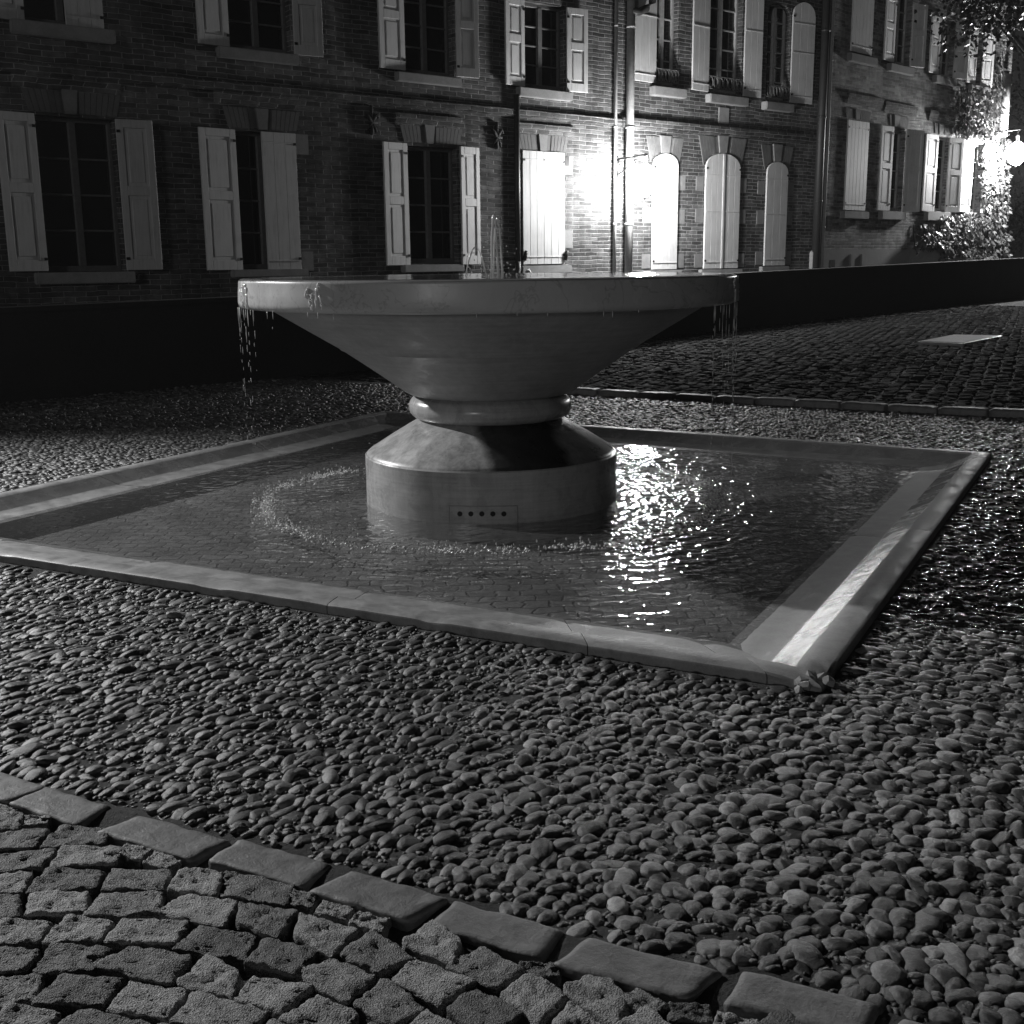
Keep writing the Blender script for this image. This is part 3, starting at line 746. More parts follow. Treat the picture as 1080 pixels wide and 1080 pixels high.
SX, SY, SA, SW = [a_[ok] for a_ in (SX, SY, SA, SW)]; n = len(SX)
P = TV[None] * np.stack([SW, np.full(n, .052), np.full(n, .022)], -1)[:, None, :]
P = P + rng.normal(0, .006, P.shape)
ca, sa = np.cos(SA)[:, None], np.sin(SA)[:, None]
V = np.stack([P[..., 0] * ca - P[..., 1] * sa + SX[:, None], P[..., 0] * sa + P[..., 1] * ca + SY[:, None], P[..., 2] + (rise(SX, SY) + rng.normal(-.005, .005, n))[:, None]], -1).reshape(-1, 3)
Fc = (TF[None] + (np.arange(n) * 12)[:, None, None]).reshape(-1, 4)
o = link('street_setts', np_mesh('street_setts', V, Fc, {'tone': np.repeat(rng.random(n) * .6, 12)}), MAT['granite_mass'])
tag(o, 'dark worn setts paving the street behind the pool', 'paving setts', None, 'stuff')
# pale access cover in the street
cq = [at_z(x, y, .25) for x, y in ((967, 362), (1006, 354), (1057, 355), (1016, 364))]
cc_ = sum(cq, Vector()) / 4; zc = rz_(cc_.x, cc_.y); cq = [at_z(x, y, zc + .035) for x, y in ((967, 362), (1006, 354.5), (1057, 355.5), (1016, 364))]
cc_ = sum(cq, Vector()) / 4; cov = empty('access_cover', (cc_.x, cc_.y, zc)); tag(cov, 'pale rectangular metal cover set in the dark street setts', 'manhole cover')
m = MB(); m.add([(p.x - cc_.x, p.y - cc_.y, z) for z in (-.05, .060) for p in cq], [(0, 1, 2, 3), (4, 5, 6, 7), (0, 1, 5, 4), (1, 2, 6, 5), (2, 3, 7, 6), (3, 0, 4, 7)]); m.obj('cover_frame', MAT['zinc'], cov)
qi = [Vector((p.x - cc_.x, p.y - cc_.y, 0)) * .93 for p in cq]
m = MB(); m.add([(p.x, p.y, z) for z in (.0, .068) for p in qi], [(0, 1, 2, 3), (4, 5, 6, 7), (0, 1, 5, 4), (1, 2, 6, 5), (2, 3, 7, 6), (3, 0, 4, 7)]); m.obj('cover_plate', MAT['sill'], cov)

# ------------------------------------------------------------------ low dark wall
def plane_hit(x, y, P, nrm):
    d = ray(x, y); return EYE + d * ((P - EYE).dot(nrm) / d.dot(nrm))
wn = Vector((.694, -.72, 0))
w0 = plane_hit(0, 325, WB0, wn); w1 = plane_hit(780, 288, WB0, wn); w2 = plane_hit(1080, 272, WB0, wn)
wd = Vector((.72, .694, 0)).normalized()
def wz(s): return np.interp(s, [(w0 - WB0).dot(wd), (w1 - WB0).dot(wd), (w2 - WB0).dot(wd)], [w0.z, w1.z, w2.z])
wall = empty('low_wall', (WB0.x, WB0.y, 0), math.atan2(wd.y, wd.x)); tag(wall, 'low dark wall with flat coping running between plaza and brick houses', 'wall')
m = MB(); m2 = MB(); ss = np.linspace(-14, 40, 28)
for s0_, s1_ in zip(ss[:-1], ss[1:]):
    z0, z1 = float(wz(s0_)), float(wz(s1_))
    m.add([(s0_, 0, -.3), (s1_, 0, -.3), (s1_, .28, -.3), (s0_, .28, -.3), (s0_, 0, z0 - .06), (s1_, 0, z1 - .06), (s1_, .28, z1 - .06), (s0_, .28, z0 - .06)], [(0, 3, 2, 1), (4, 5, 6, 7), (0, 1, 5, 4), (2, 3, 7, 6)] + ([(3, 0, 4, 7)] if s0_ == ss[0] else []) + ([(1, 2, 6, 5)] if s1_ == ss[-1] else []))
    g0 = .004
    m2.add([(s0_ + g0, -.035, z0 - .059), (s1_ - g0, -.035, z1 - .059), (s1_ - g0, .315, z1 - .059), (s0_ + g0, .315, z0 - .059), (s0_ + g0, -.035, z0), (s1_ - g0, -.035, z1), (s1_ - g0, .315, z1), (s0_ + g0, .315, z0)], [(0, 3, 2, 1), (4, 5, 6, 7), (0, 1, 5, 4), (1, 2, 6, 5), (2, 3, 7, 6), (3, 0, 4, 7)])
m.obj('wall_body', MAT['dark_wall'], wall); m2.obj('coping', MAT['dark_wall'], wall)

# ------------------------------------------------------------------ houses
class Facade:
    """vertical plane through P with heading h (radians from +y); local x runs along it, local y into the house"""
    def __init__(s, P, h):
        s.P = Vector((P[0], P[1], 0)); s.d = Vector((math.sin(h), math.cos(h), 0)); s.n = Vector((-s.d.y, s.d.x, 0)); s.rz = math.atan2(s.d.y, s.d.x)
    def at(s, x, y, off=0):         # pixel on the plane moved `off` out of the wall -> (along, up)
        Q = s.P - s.n * off; d = ray(x, y); p = EYE + d * ((Q - EYE).dot(s.n) / d.dot(s.n)); q = p - s.P
        return q.dot(s.d), p.z
    def world(s, a, o, z): p = s.P + s.d * a + s.n * o; return Vector((p.x, p.y, z))
    def rect(s, xl, xr, yt, yb):    # yt / yb as (left, right) or single
        yt = yt if isinstance(yt, tuple) else (yt, yt); yb = yb if isinstance(yb, tuple) else (yb, yb)
        yml, ymr = (yt[0] + yb[0]) / 2, (yt[1] + yb[1]) / 2
        a0 = s.at(xl, yml)[0]; a1 = s.at(xr, ymr)[0]
        t = (s.at(xl, yt[0])[1] + s.at(xr, yt[1])[1]) / 2; b = (s.at(xl, yb[0])[1] + s.at(xr, yb[1])[1]) / 2
        return a0, a1, b, t
dY = EYE + ray(140, 206) * (18.0 / ray(140, 206).y)
FA = Facade((dY.x, dY.y), math.radians(51))
sj = FA.at(868, 200)[0]; PB = FA.world(sj, 0, 0)
FB = Facade((PB.x, PB.y), math.radians(45))

def wall_with_holes(a0, a1, z0, z1, holes, depth=.24):
    m = MB()
    A = sorted(set([a0, a1] + [h[0] for h in holes] + [h[1] for h in holes])); Z = sorted(set([z0, z1] + [h[2] for h in holes] + [h[3] for h in holes]))
    A = [a for a in A if a0 <= a <= a1]; Z = [z for z in Z if z0 <= z <= z1]
    for p, q in zip(A[:-1], A[1:]):
        for r, t in zip(Z[:-1], Z[1:]):
            ca_, cz_ = (p + q) / 2, (r + t) / 2
            if any(h[0] < ca_ < h[1] and h[2] < cz_ < h[3] for h in holes): continue
            m.add([(p, 0, r), (q, 0, r), (q, 0, t), (p, 0, t)], [(0, 1, 2, 3)])
    for h in holes:
        x0, x1, y0, y1 = h
        m.add([(x0, 0, y0), (x0, depth, y0), (x0, depth, y1), (x0, 0, y1)], [(0, 1, 2, 3)]); m.add([(x1, 0, y0), (x1, depth, y0), (x1, depth, y1), (x1, 0, y1)], [(3, 2, 1, 0)])
        m.add([(x0, 0, y0), (x1, 0, y0), (x1, depth, y0), (x0, depth, y0)], [(0, 1, 2, 3)]); m.add([(x0, 0, y1), (x1, 0, y1), (x1, depth, y1), (x0, depth, y1)], [(3, 2, 1, 0)])
    return m
def closed_body(m, a0, a1, z0, z1, D):
    m.add([(a0, 0, z0), (a0, D, z0), (a0, D, z1), (a0, 0, z1), (a1, 0, z0), (a1, D, z0), (a1, D, z1), (a1, 0, z1)], [(0, 3, 2, 1), (4, 5, 6, 7), (1, 2, 6, 5)])
    return m
def build_mesh_raw(m, name, mat, parent):
    me = bpy.data.meshes.new(name); me.from_pydata(m.v, [], m.f); me.update(); return link(name, me, mat, parent)

def window(par, r, rows=3, mat='frame_dark', guard=False, depth=.17):
    x0, x1, z0, z1 = r; w = x1 - x0; m = MB(); f = .055
    x0 += .003; x1 -= .003; z0 += .003; z1 -= .003
    m.box(x0, x0 + f, depth - .03, depth + .03, z0, z1); m.box(x1 - f, x1, depth - .03, depth + .03, z0, z1)
    m.box(x0 + f, x1 - f, depth - .03, depth + .03, z0, z0 + f * 1.6); m.box(x0 + f, x1 - f, depth - .03, depth + .03, z1 - f, z1)
    c = (x0 + x1) / 2; m.box(c - .05, c + .05, depth - .04, depth + .025, z0 + f * 1.6, z1 - f)
    for k in range(1, rows + 1):
        z = z0 + f * 1.6 + (z1 - f - z0 - f * 1.6) * k / (rows + 1)
        m.box(x0 + f, c - .05, depth - .015, depth + .02, z - .014, z + .014); m.box(c + .05, x1 - f, depth - .015, depth + .02, z - .014, z + .014)
    wo = m.obj('window', MAT[mat], par, False, .004, 1)
    MB().box(x0 + f * .5, x1 - f * .5, depth + .022, depth + .034, z0 + f, z1 - f * .5).obj('pane', MAT['glass'], wo)
    MB().box(x0 - .02, x1 + .02, depth + .2, depth + .22, z0 - .02, z1 + .02).obj('dark_backing', MAT['dark_wall'], wo)  # dark sheet standing for the unlit room behind the pane
    if guard:                       # little wrought-iron rail across the sill
        gm = MB(); n = 7; ww = (x1 - x0) / n
        for zz in (z0 + .05, z0 + .30): gm.tube([(x0, -.04, zz), (x1, -.04, zz)], .012, 6)
        for k in range(n):
            cx_ = x0 + (k + .5) * ww
            gm.tube([(cx_ + math.cos(t) * ww * .42, -.04, z0 + .175 + math.sin(t) * .11) for t in [i * 2 * PI / 12 for i in range(13)]], .010, 5)
        gm.obj('window_guard', MAT['frame_dark'], wo)
    return wo
def arch_pts(x0, x1, z0, z1, rise_, n=12):
    c = (x0 + x1) / 2; hw = (x1 - x0) / 2
    pts = [(x0, z0), (x1, z0)]
    for i in range(n + 1):
        t = i / n; x = x1 - (x1 - x0) * t; pts.append((x, z1 - rise_ + rise_ * math.sqrt(max(0, 1 - ((x - c) / hw) ** 2))))
    return pts
SHUT = ['shutter']
def shutter(par, x0, x1, z0, z1, hinge='l', ang=4, style='panel', arch=0, y=-.012, half=None):
    """a leaf lying on (or swung off) the wall; hinge edge l or r, ang = degrees off the wall"""
    w = x1 - x0; h = z1 - z0; m = MB(); t = .042
    if style == 'panel':
        st = min(.105, w * .2)
        m.box(0, st, -t, 0, 0, h); m.box(w - st, w, -t, 0, 0, h)
        for za, zb in ((0, .16), (h * .50, h * .50 + .14), (h - .12, h)): m.box(st, w - st, -t, 0, za, zb)
        for za, zb in ((.16, h * .5), (h * .5 + .14, h - .12)):
            m.box(st - .002, w - st + .002, -t + .018, -.008, za - .002, zb + .002)
            m.box(st + .05, w - st - .05, -t + .008, -t + .02, za + .05, zb - .05)
        bv = .005
    else:
        n = 3 if w > .45 else 2; bw = w / n
        for k in range(n):
            a, b = k * bw + (.0025 if k else 0), (k + 1) * bw - (.0025 if k < n - 1 else 0)
            if arch:
                cc = w / 2 if half is None else (w if half == 'l' else 0); hw = w / 2 if half is None else w
                f = lambda x: h - arch + arch * math.sqrt(max(0, 1 - ((x - cc) / hw) ** 2))
                pts = [(a, 0), (b, 0)] + [(b - (b - a) * i / 8, f(b - (b - a) * i / 8)) for i in range(9)]
                m.prism(pts, -t, 0)
            else: m.box(a, b, -t, 0, 0, h)
        for zz in (.14, h * .5, h - arch - .16)[::2 if not arch else 1]: m.box(.01, w - .01, -t - .012, -t + .001, zz - .012, zz + .012)
        bv = .003
    me = m.mesh('shutter', True, bv, 1)
    o = link('shutter', me, MAT[SHUT[0]], par)
    if hinge == 'l': o.location = (x0, y, z0); o.rotation_euler = (0, 0, -math.radians(ang))
    else:
        me.transform(Matrix.Translation((-w, 0, 0))); o.location = (x1, y, z0); o.rotation_euler = (0, 0, math.radians(ang))
    hx = .0 if hinge == 'l' else -.05
    for zz in (.17, h - .17 - arch * .5): MB().box(hx - .0, hx + .05, -t - .014, -t - .002, zz - .02, zz + .02).obj('hinge', MAT['iron'], o)
    return o
def sill(par, r, p=.13):
    x0, x1, z0, z1 = r; MB().box(x0, x1, -p, .10, z0, z1).obj('sill', MAT['sill'], par, False, .012)
def keystone(par, x0, x1, z0, z1):
    q = (x1 - x0) * .16; MB().prism([(x0 + q, z0), (x1 - q, z0), (x1, z1), (x0, z1)], -.035, .02).obj('keystone', MAT['block'], par, False, .008)
def cornice(par, x0, x1, z0, z1):
    m = MB(); h = z1 - z0; pts = [(0, 0), (-.02, 0), (-.03, h * .3), (-.045, h * .55), (-.06, h * .7), (-.06, h), (0, h * 1.05)]
    v = [(x0, y, z0 + z) for y, z in pts] + [(x1, y, z0 + z) for y, z in pts]; n = len(pts)
    m.add(v, [tuple(range(n)), tuple(range(n, 2*n))] + [(i, (i+1) % n, (i+1) % n + n, i + n) for i in range(n)]); m.obj('cornice', MAT['brick'], par)
def flat_arch(par, x0, x1, z0, z1, gap=None, fan=.28, segr=0):
    n = max(8, int((x1 - x0) / .075)); c = (x0 + x1) / 2; hw = (x1 - x0) / 2
    f = lambda x: x + (x - c) / hw * fan * (z1 - z0)
    lo = lambda x: z0 + (segr * math.sqrt(max(0, 1 - ((x - c) / hw) ** 2)) if segr else 0)
    for sg in (-1, 1):
        m = MB()
        for k in range(n):
            a, b = x0 + (x1 - x0) * k / n + .004, x0 + (x1 - x0) * (k + 1) / n - .004
            if gap and not (b < gap[0] or a > gap[1]): continue
            if ((a + b) / 2 - c) * sg <= 0: continue
            m.prism([(a, lo(a)), (b, lo(b)), (f(b), z1), (f(a), z1)], -.018, .01)
        if not m.v: continue
        m.prism([(x0 + .01, z0 + segr + .006), (c - .02, z0 + segr + .006), (c - .02, z1 - .006), (f(x0) + .02, z1 - .006)] if sg < 0 else [(c + .02, z0 + segr + .006), (x1 - .01, z0 + segr + .006), (f(x1) - .02, z1 - .006), (c + .02, z1 - .006)], -.009, .005)
        m.obj('brick_arch', MAT['voussoir'], par)
def quoin_blocks(par, x0, x1, zs, h=.2):
    for z in zs: MB().box(x0, x1, -.012, .01, z, z + h).obj('stone_block', MAT['block'], par, False, .006)
def downpipe(par, a, z0, z1, r, y, mat, name='drainpipe', rings=True):
    m = MB(); m.tube([(a, y, z0), (a, y, z1)], r, 12)
    if rings:
        z = z0 + .6
        while z < z1: m.tube([(a, y, z), (a, y, z + .05)], r * 1.12, 12); z += 1.9
    return m.obj(name, MAT[mat], par, True)

# ---- house on the left (panelled shutters)
s_end = FA.at(653, 200)[0]; s_beg = FA.at(-560, 200)[0]
hA = empty('brick_house', tuple(FA.P), FA.rz); tag(hA, 'long dim brick house with open panelled shutters, left of the drainpipe and lamp', 'house')
R = FA.rect
GF = [  # opening rect, left leaf (x0,x1) or None, right leaf, keystone, cornice, sill, mode
    dict(o=R(42, 126, (121, 127), (288, 286)), l=(0, 43), r=(126, 163), k=(65, 82, 94, 121), c=(12, 126, 78, 92), s=R(36, 140, 287, 299), t=(118, 128), b=(287, 284), mode='oo', row=3),
    dict(o=R(248, 313, (137, 142), (284, 285)), l=(211, 251), r=(278, 313), k=(269, 283, 114, 137), c=(225, 330, 92, 108), s=R(243, 322, 284, 292), t=(135, 141), b=(284, 285), mode='oc', row=3),
    dict(o=R(430, 483, (154, 156), (279, 277)), l=(403, 430), r=(482, 504), k=(447, 458, 131, 152), c=(416, 488, 118, 130), s=R(423, 486, 279, 287), t=(151, 155), b=(281, 278), mode='oo', row=3, ar=-7),
    dict(o=None, l=(550, 572), r=(572, 594), k=(567, 577, 141, 160), c=(543, 605, 128, 139), s=R(547, 599, 280, 288), t=(159, 161), b=(279, 278), mode='cc', row=3)]
FFw = [
    dict(o=R(20, 104, (-95, -85), (22, 32)), l=(-24, 20), r=(63, 103), s=R(10, 119, (22, 32), (36, 46)), t=(-97, -85), b=(18, 32), mode='oc', row=3),
    dict(o=R(238, 305, (-60, -52), (50, 58)), l=(203, 238), r=(306, 335), s=R(228, 312, (50, 58), (61, 69)), t=(-64, -50), b=(46, 61), mode='oo', row=3),
    dict(o=R(425, 478, (-28, -22), (76, 82)), l=(396, 425), r=(479, 501), s=R(416, 483, (76, 83), (86, 92)), t=(-32, -22), b=(72, 83), mode='oo', row=3),
    dict(o=R(552, 596, (2, 6), (92, 96)), l=(530, 552), r=(596, 616), s=R(544, 600, (92, 98), (102, 107)), t=(-1, 9), b=(89, 99), mode='oo', row=3)]
def add_window(fc, par, d, mat='frame_dark', guard=False, style_open='panel'):
    ym = (d['t'][0] + d['b'][0]) / 2
    zt = (fc.at(d['l'][0], d['t'][0])[1] + fc.at(d['r'][1], d['t'][1])[1]) / 2; zb = (fc.at(d['l'][0], d['b'][0])[1] + fc.at(d['r'][1], d['b'][1])[1]) / 2
    L0, L1 = (fc.at(q, ym)[0] for q in d['l']); R0, R1 = (fc.at(q, ym)[0] for q in d['r'])
    if d['o']: window(par, d['o'], d['row'], mat, guard)
    md = d['mode']
    if md[0] == 'o': shutter(par, L0, L1 - .01, zb, zt, 'r', d.get('al', 5), style_open, 0, -.012 if d.get('al', 5) > 0 else -.07)
    else: shutter(par, L0, L1 - .003, zb, zt, 'l', 0, 'plank', y=-.01)
    if md[1] == 'o': shutter(par, R0 + .01, R1, zb, zt, 'l', d.get('ar', 9), style_open, 0, -.012 if d.get('ar', 9) > 0 else -.09)
    else: shutter(par, R0 + .003, R1, zb, zt, 'r', 0, 'plank', y=-.01)
    if d.get('s'): sill(par, d['s'])
    if d.get('k'):
        x0, x1, y0, y1 = d['k']; a0 = fc.at(x0, (y0 + y1) / 2)[0]; a1 = fc.at(x1, (y0 + y1) / 2)[0]; k0, k1 = fc.at(x0, y1)[1], fc.at(x0, y0)[1]
        keystone(par, a0, a1, k0 + .01, k1)
        if d.get('arch', True):
            oa = d['o'] or (L0, R1, zb, zt)
            flat_arch(par, oa[0] - .05, oa[1] + .05, k0 + .02, k1 - .01, (a0 - .005, a1 + .005))
    if d.get('c'):
        x0, x1, y0, y1 = d['c']; xm = (x0 + x1) / 2; cornice(par, fc.at(x0, y1)[0], fc.at(x1, y1)[0], fc.at(xm, y1 + 4)[1], fc.at(xm, y0 + 4)[1])
# neighbours of the same facade beyond the left edge of the frame, at the same spacing
pit = FFw[1]['o'][0] - FFw[0]['o'][0]
extra = []
for k in (1, 2):
    extra += [tuple(v - pit * k if i < 2 else v for i, v in enumerate(GF[0]['o'])), tuple(v - pit * k if i < 2 else v for i, v in enumerate(FFw[1]['o'][:0] or FFw[0]['o']))]
holes = [d['o'] for d in GF + FFw if d['o']] + extra
ZT = 8.6
m = wall_with_holes(s_beg, s_end, -.4, ZT, holes); closed_body(m, s_beg, s_end, -.4, ZT, 9)
wA = build_mesh_raw(m, 'wall', MAT['brick'], hA)
for d in GF + FFw: add_window(FA, hA, d)
for r in extra:
    window(hA, r, 3)
    w = (r[1] - r[0]) / 2
    shutter(hA, r[0] - w, r[0] - .01, r[2], r[3], 'r', 5); shutter(hA, r[1] + .01, r[1] + w, r[2], r[3], 'l', 5); sill(hA, (r[0] - .12, r[1] + .12, r[2] - .16, r[2]))
# string course
zsc = [FA.at(x, y)[1] for x, y in ((330, 99), (540, 118), (640, 127))]; zs = sum(zsc) / 3
MB().prism([(s_beg, zs - .09), (s_end, zs - .09), (s_end, zs + .06), (s_beg, zs + .06)], -.075, .01).obj('string_course', MAT['brick'], hA, False, .015)
def roof(par, a0, a1, z, D):
    m = MB(); m.add([(a0 - .3, -.55, z), (a1, -.55, z), (a1, D / 2, z + 2.2), (a0 - .3, D / 2, z + 2.2), (a0 - .3, D + .4, z), (a1, D + .4, z)] + [(a0 - .3, -.55, z + .16), (a1, -.55, z + .16), (a1, D / 2, z + 2.4), (a0 - .3, D / 2, z + 2.4), (a0 - .3, D + .4, z + .16), (a1, D + .4, z + .16)],
        [(0, 1, 2, 3), (3, 2, 5, 4), (6, 9, 8, 7), (9, 10, 11, 8), (0, 6, 7, 1), (4, 5, 11, 10), (0, 3, 9, 6), (3, 4, 10, 9), (1, 7, 8, 2), (2, 8, 11, 5)]); m.obj('roof', MAT['roof'], par)
roof(hA, s_beg, s_end, ZT + .003, 9)
# iron wall anchors like small fleurs-de-lis
def anchor(par, fc, x, y, s=.24):
    a, z = fc.at(x, y); m = MB()
    m.tube([(a, -.03, z - s), (a, -.03, z + s)], .03, 6)
    m.tube([(a - s * .5, -.03, z - s * .15), (a + s * .5, -.03, z - s * .15)], .02, 6)
    for sg in (-1, 1):
        m.tube([(a, -.03, z - s * .1), (a + sg * s * .28, -.03, z + s * .25), (a + sg * s * .5, -.03, z + s * .42), (a + sg * s * .58, -.03, z + s * .15)], [.035, .035, .03, .02], 6)
        m.tube([(a, -.03, z - s * .25), (a + sg * s * .3, -.03, z - s * .55), (a + sg * s * .38, -.03, z - s * .8)], [.03, .025, .02], 6)
    m.obj('wall_anchor', MAT['dark_wall'], par, True)
anchor(hA, FA, 523, 143); anchor(hA, FA, 391, 127)
# dark cable conduit with a kicked foot by the closed shutters
a_, zt_ = FA.at(543, 100); zb_ = FA.at(543, 286)[1]
m = MB(); m.tube([(a_, -.05, zb_ + .15), (a_, -.05, zt_)], .055, 10); m.tube([(a_, -.05, zb_ + .2), (a_ - .02, -.09, zb_ + .02), (a_ - .12, -.14, zb_ - .12), (a_ - .14, -.14, zb_ - .6)], .05, 10); m.obj('conduit', MAT['pipe_dark'], hA, True)
m = MB(); m.tube([(a_ + .28, -.1, zb_ - .5), (a_ + .28, -.1, zb_ - .08), (a_ + .2, -.12, zb_ + .02), (a_ + .1, -.1, zb_ - .02)], .03, 8)
m.obj('tap_pipe', MAT['zinc'], hA, True)
# shutter stops (cast) under the closed pair
for x in (551, 594):
    a_, z_ = FA.at(x, 270); MB().tube([(a_, -.05, z_ - .08), (a_ + .03, -.09, z_ + .1)], [.045, .03], 8).obj('shutter_stop', MAT['iron'], hA, True)
for x, y in ((548, 168), (597, 170)):
    a_, z_ = FA.at(x, y); MB().box(a_ - .06, a_ + .06, -.04, .01, z_ - .09, z_ + .09).obj('hinge_plate', MAT['iron'], hA, False, .01)
# stone surround beside the closed pair
a0, a1 = FA.at(545, 220)[0], FA.at(550, 220)[0]; b0, b1 = FA.at(594, 220)[0], FA.at(599, 220)[0]
quoin_blocks(hA, b0 + .02, b1 + .12, [FA.at(596, 262)[1], FA.at(596, 184)[1]], .35)
a0 = FA.at(314, 230)[0]; quoin_blocks(hA, a0 + .02, a0 + .26, [FA.at(318, 286)[1], FA.at(318, 163)[1]], .32)

# ---- middle house (tall windows, arched shutters)
hB = empty('brick_house', tuple(FA.P), FA.rz); tag(hB, 'brick house with arched closed shutters below three tall windows, between the two drainpipes', 'house')
s_b1 = sj - .003
MW = [dict(o=R(691, 716, (-55, -52), (88, 92)), l=(666, 691), s=R(685, 719, (92, 94), (101, 104)), lt=(-58, 85)),
      dict(o=R(747, 783, (-40, -36), (96, 100)), l=(728, 747), r=(784, 801), s=R(744, 784, (100, 103), (109, 112)), lt=(-44, 95), rt=(-36, 104)),
      dict(o=R(809, 833, (2, 4), (104, 108)), r=(834, 855), s=R(803, 832, (108, 110), (116, 119)), rt=(5, 111))]
holesB = [d['o'] for d in MW]
m = wall_with_holes(s_end + .003, s_b1, -.4, ZT + .5, holesB); closed_body(m, s_end + .003, s_b1, -.4, ZT + .5, 9)
build_mesh_raw(m, 'wall', MAT['brick'], hB); roof(hB, s_end + .31, s_b1, ZT + .503, 9)
for i, d in enumerate(MW):
    window(hB, d['o'], 5, 'frame_paint', True); sill(hB, d['s'], .16)
    x0, x1, z0, z1 = d['o']; rs = .22          # segmental head filling the corners of the square hole
    for sg in (0, 1):
        pts = [(x0, z1)] + [(x0 + (x1 - x0) / 2 * t, z1 - rs + rs * math.sqrt(max(0, 1 - (1 - t) ** 2))) for t in [k / 8 for k in range(9)]]
        if sg: pts = [(x0 + x1 - a, z) for a, z in pts]
        MB().prism([(x0 if not sg else x1, z1 - .001)] + pts[1:], .004, .15).obj('arch_infill', MAT['brick'], hB)
    if 'l' in d:
        a0, a1 = (FA.at(q, 40)[0] for q in d['l']); shutter(hB, a0, a1 - .01, FA.at(d['l'][0], d['lt'][1])[1], FA.at(d['l'][0], d['lt'][0])[1], 'r', 4, 'plank', .3)
    if 'r' in d:
        a0, a1 = (FA.at(q, 40)[0] for q in d['r']); shutter(hB, a0 + .01, a1, FA.at(d['r'][1], d['rt'][1])[1], FA.at(d['r'][1], d['rt'][0])[1], 'l', 6, 'plank', .3)
for (x0, x1, yt, yb, pair) in ((687, 713, 162, 284, 0), (742, 778, 162, 283, 1), (806, 828, 171, 280, 0)):
    ym = (yt + yb) / 2; a0, a1 = FA.at(x0, ym)[0], FA.at(x1, ym)[0]; z0 = FA.at((x0 + x1) / 2, yb)[1]; z1 = FA.at((x0 + x1) / 2, yt)[1]; rs = (a1 - a0) * (.30 if not pair else .27)
    if pair:
        c = (a0 + a1) / 2; shutter(hB, a0, c - .004, z0, z1, 'l', 0, 'plank', rs, -.012, 'l'); shutter(hB, c + .004, a1, z0, z1, 'r', 0, 'plank', rs, -.012, 'r')
        MB().box(c - .035, c + .035, -.075, -.056, z0, z1 - .02).obj('astragal', MAT['shutter'], hB, False, .006)
    else: shutter(hB, a0, a1, z0, z1, 'r' if x0 > 800 else 'l', 0, 'plank', rs, -.012)
    zk = FA.at((x0 + x1) / 2, yt - 19)[1]; kw = .17
    c = (a0 + a1) / 2; keystone(hB, c - kw, c + kw, z1 + .01, zk); flat_arch(hB, a0 - .06, a1 + .06, z1 - rs + .02, zk - .03, (c - kw - .01, c + kw + .01), .25, rs)
    sill(hB, (a0 - .12, a1 + .12, z0 - .20, z0 - .02), .10)
    zz = [z0 + .02, z0 + (z1 - z0) * .40, z1 - rs - .5]
    quoin_blocks(hB, a1 + .02, a1 + .27, zz[:2] + [zz[2]], .3); quoin_blocks(hB, a0 - .27, a0 - .02, zz, .3)
zs2 = sum(FA.at(x, y)[1] for x, y in ((700, 133), (780, 139), (850, 146))) / 3
MB().prism([(s_end + .004, zs2 - .11), (s_b1, zs2 - .11), (s_b1, zs2 + .09), (s_end + .004, zs2 + .09)], -.085, .01).obj('string_course', MAT['brick'], hB, False, .015)
a_, z_ = FA.at(763, 122); MB().box(a_ - .17, a_ + .17, -.02, .01, z_ - .17, z_ + .17).obj('stone_block', MAT['sill'], hB, False, .01)
# pipes between the houses
a_ = FA.at(646, 200)[0]; downpipe(hA, a_, -.3, ZT, .035, -.07, 'pipe_pale')
a_ = s_end + .16; zl = FA.at(654, 222)[1]; downpipe(hB, a_, -.3, ZT + .2, .085, -.13, 'pipe_pale')
pts = [FA.at(660, 13), FA.at(668, 14), FA.at(676, 10), FA.at(682, 3), FA.at(684, -14), FA.at(686, -90)]
m = MB(); m.tube([(a, -.16, z) for a, z in pts], .075, 10); m.obj('gooseneck_pipe', MAT['pipe_dark'], hB, True)
a_ = FA.at(858, 200)[0]; downpipe(hB, a_, .3, ZT + .3, .10, -.14, 'pipe_dark'); a_ = FA.at(866, 200)[0]; downpipe(hB, a_, -.3, ZT + .3, .055, -.1, 'pipe_pale')
a0, z0 = FA.at(853, 286); z1 = FA.at(853, 262)[1]; a1 = FA.at(858, 262)[0]
m = MB(); m.tube([(a0 - .06, -.1, z0 - .8), (a0 - .06, -.1, z1 - .1), (a0, -.1, z1), (a1, -.1, z1)], .045, 8); m.obj('overflow_pipe', MAT['pipe_pale'], hB, True)

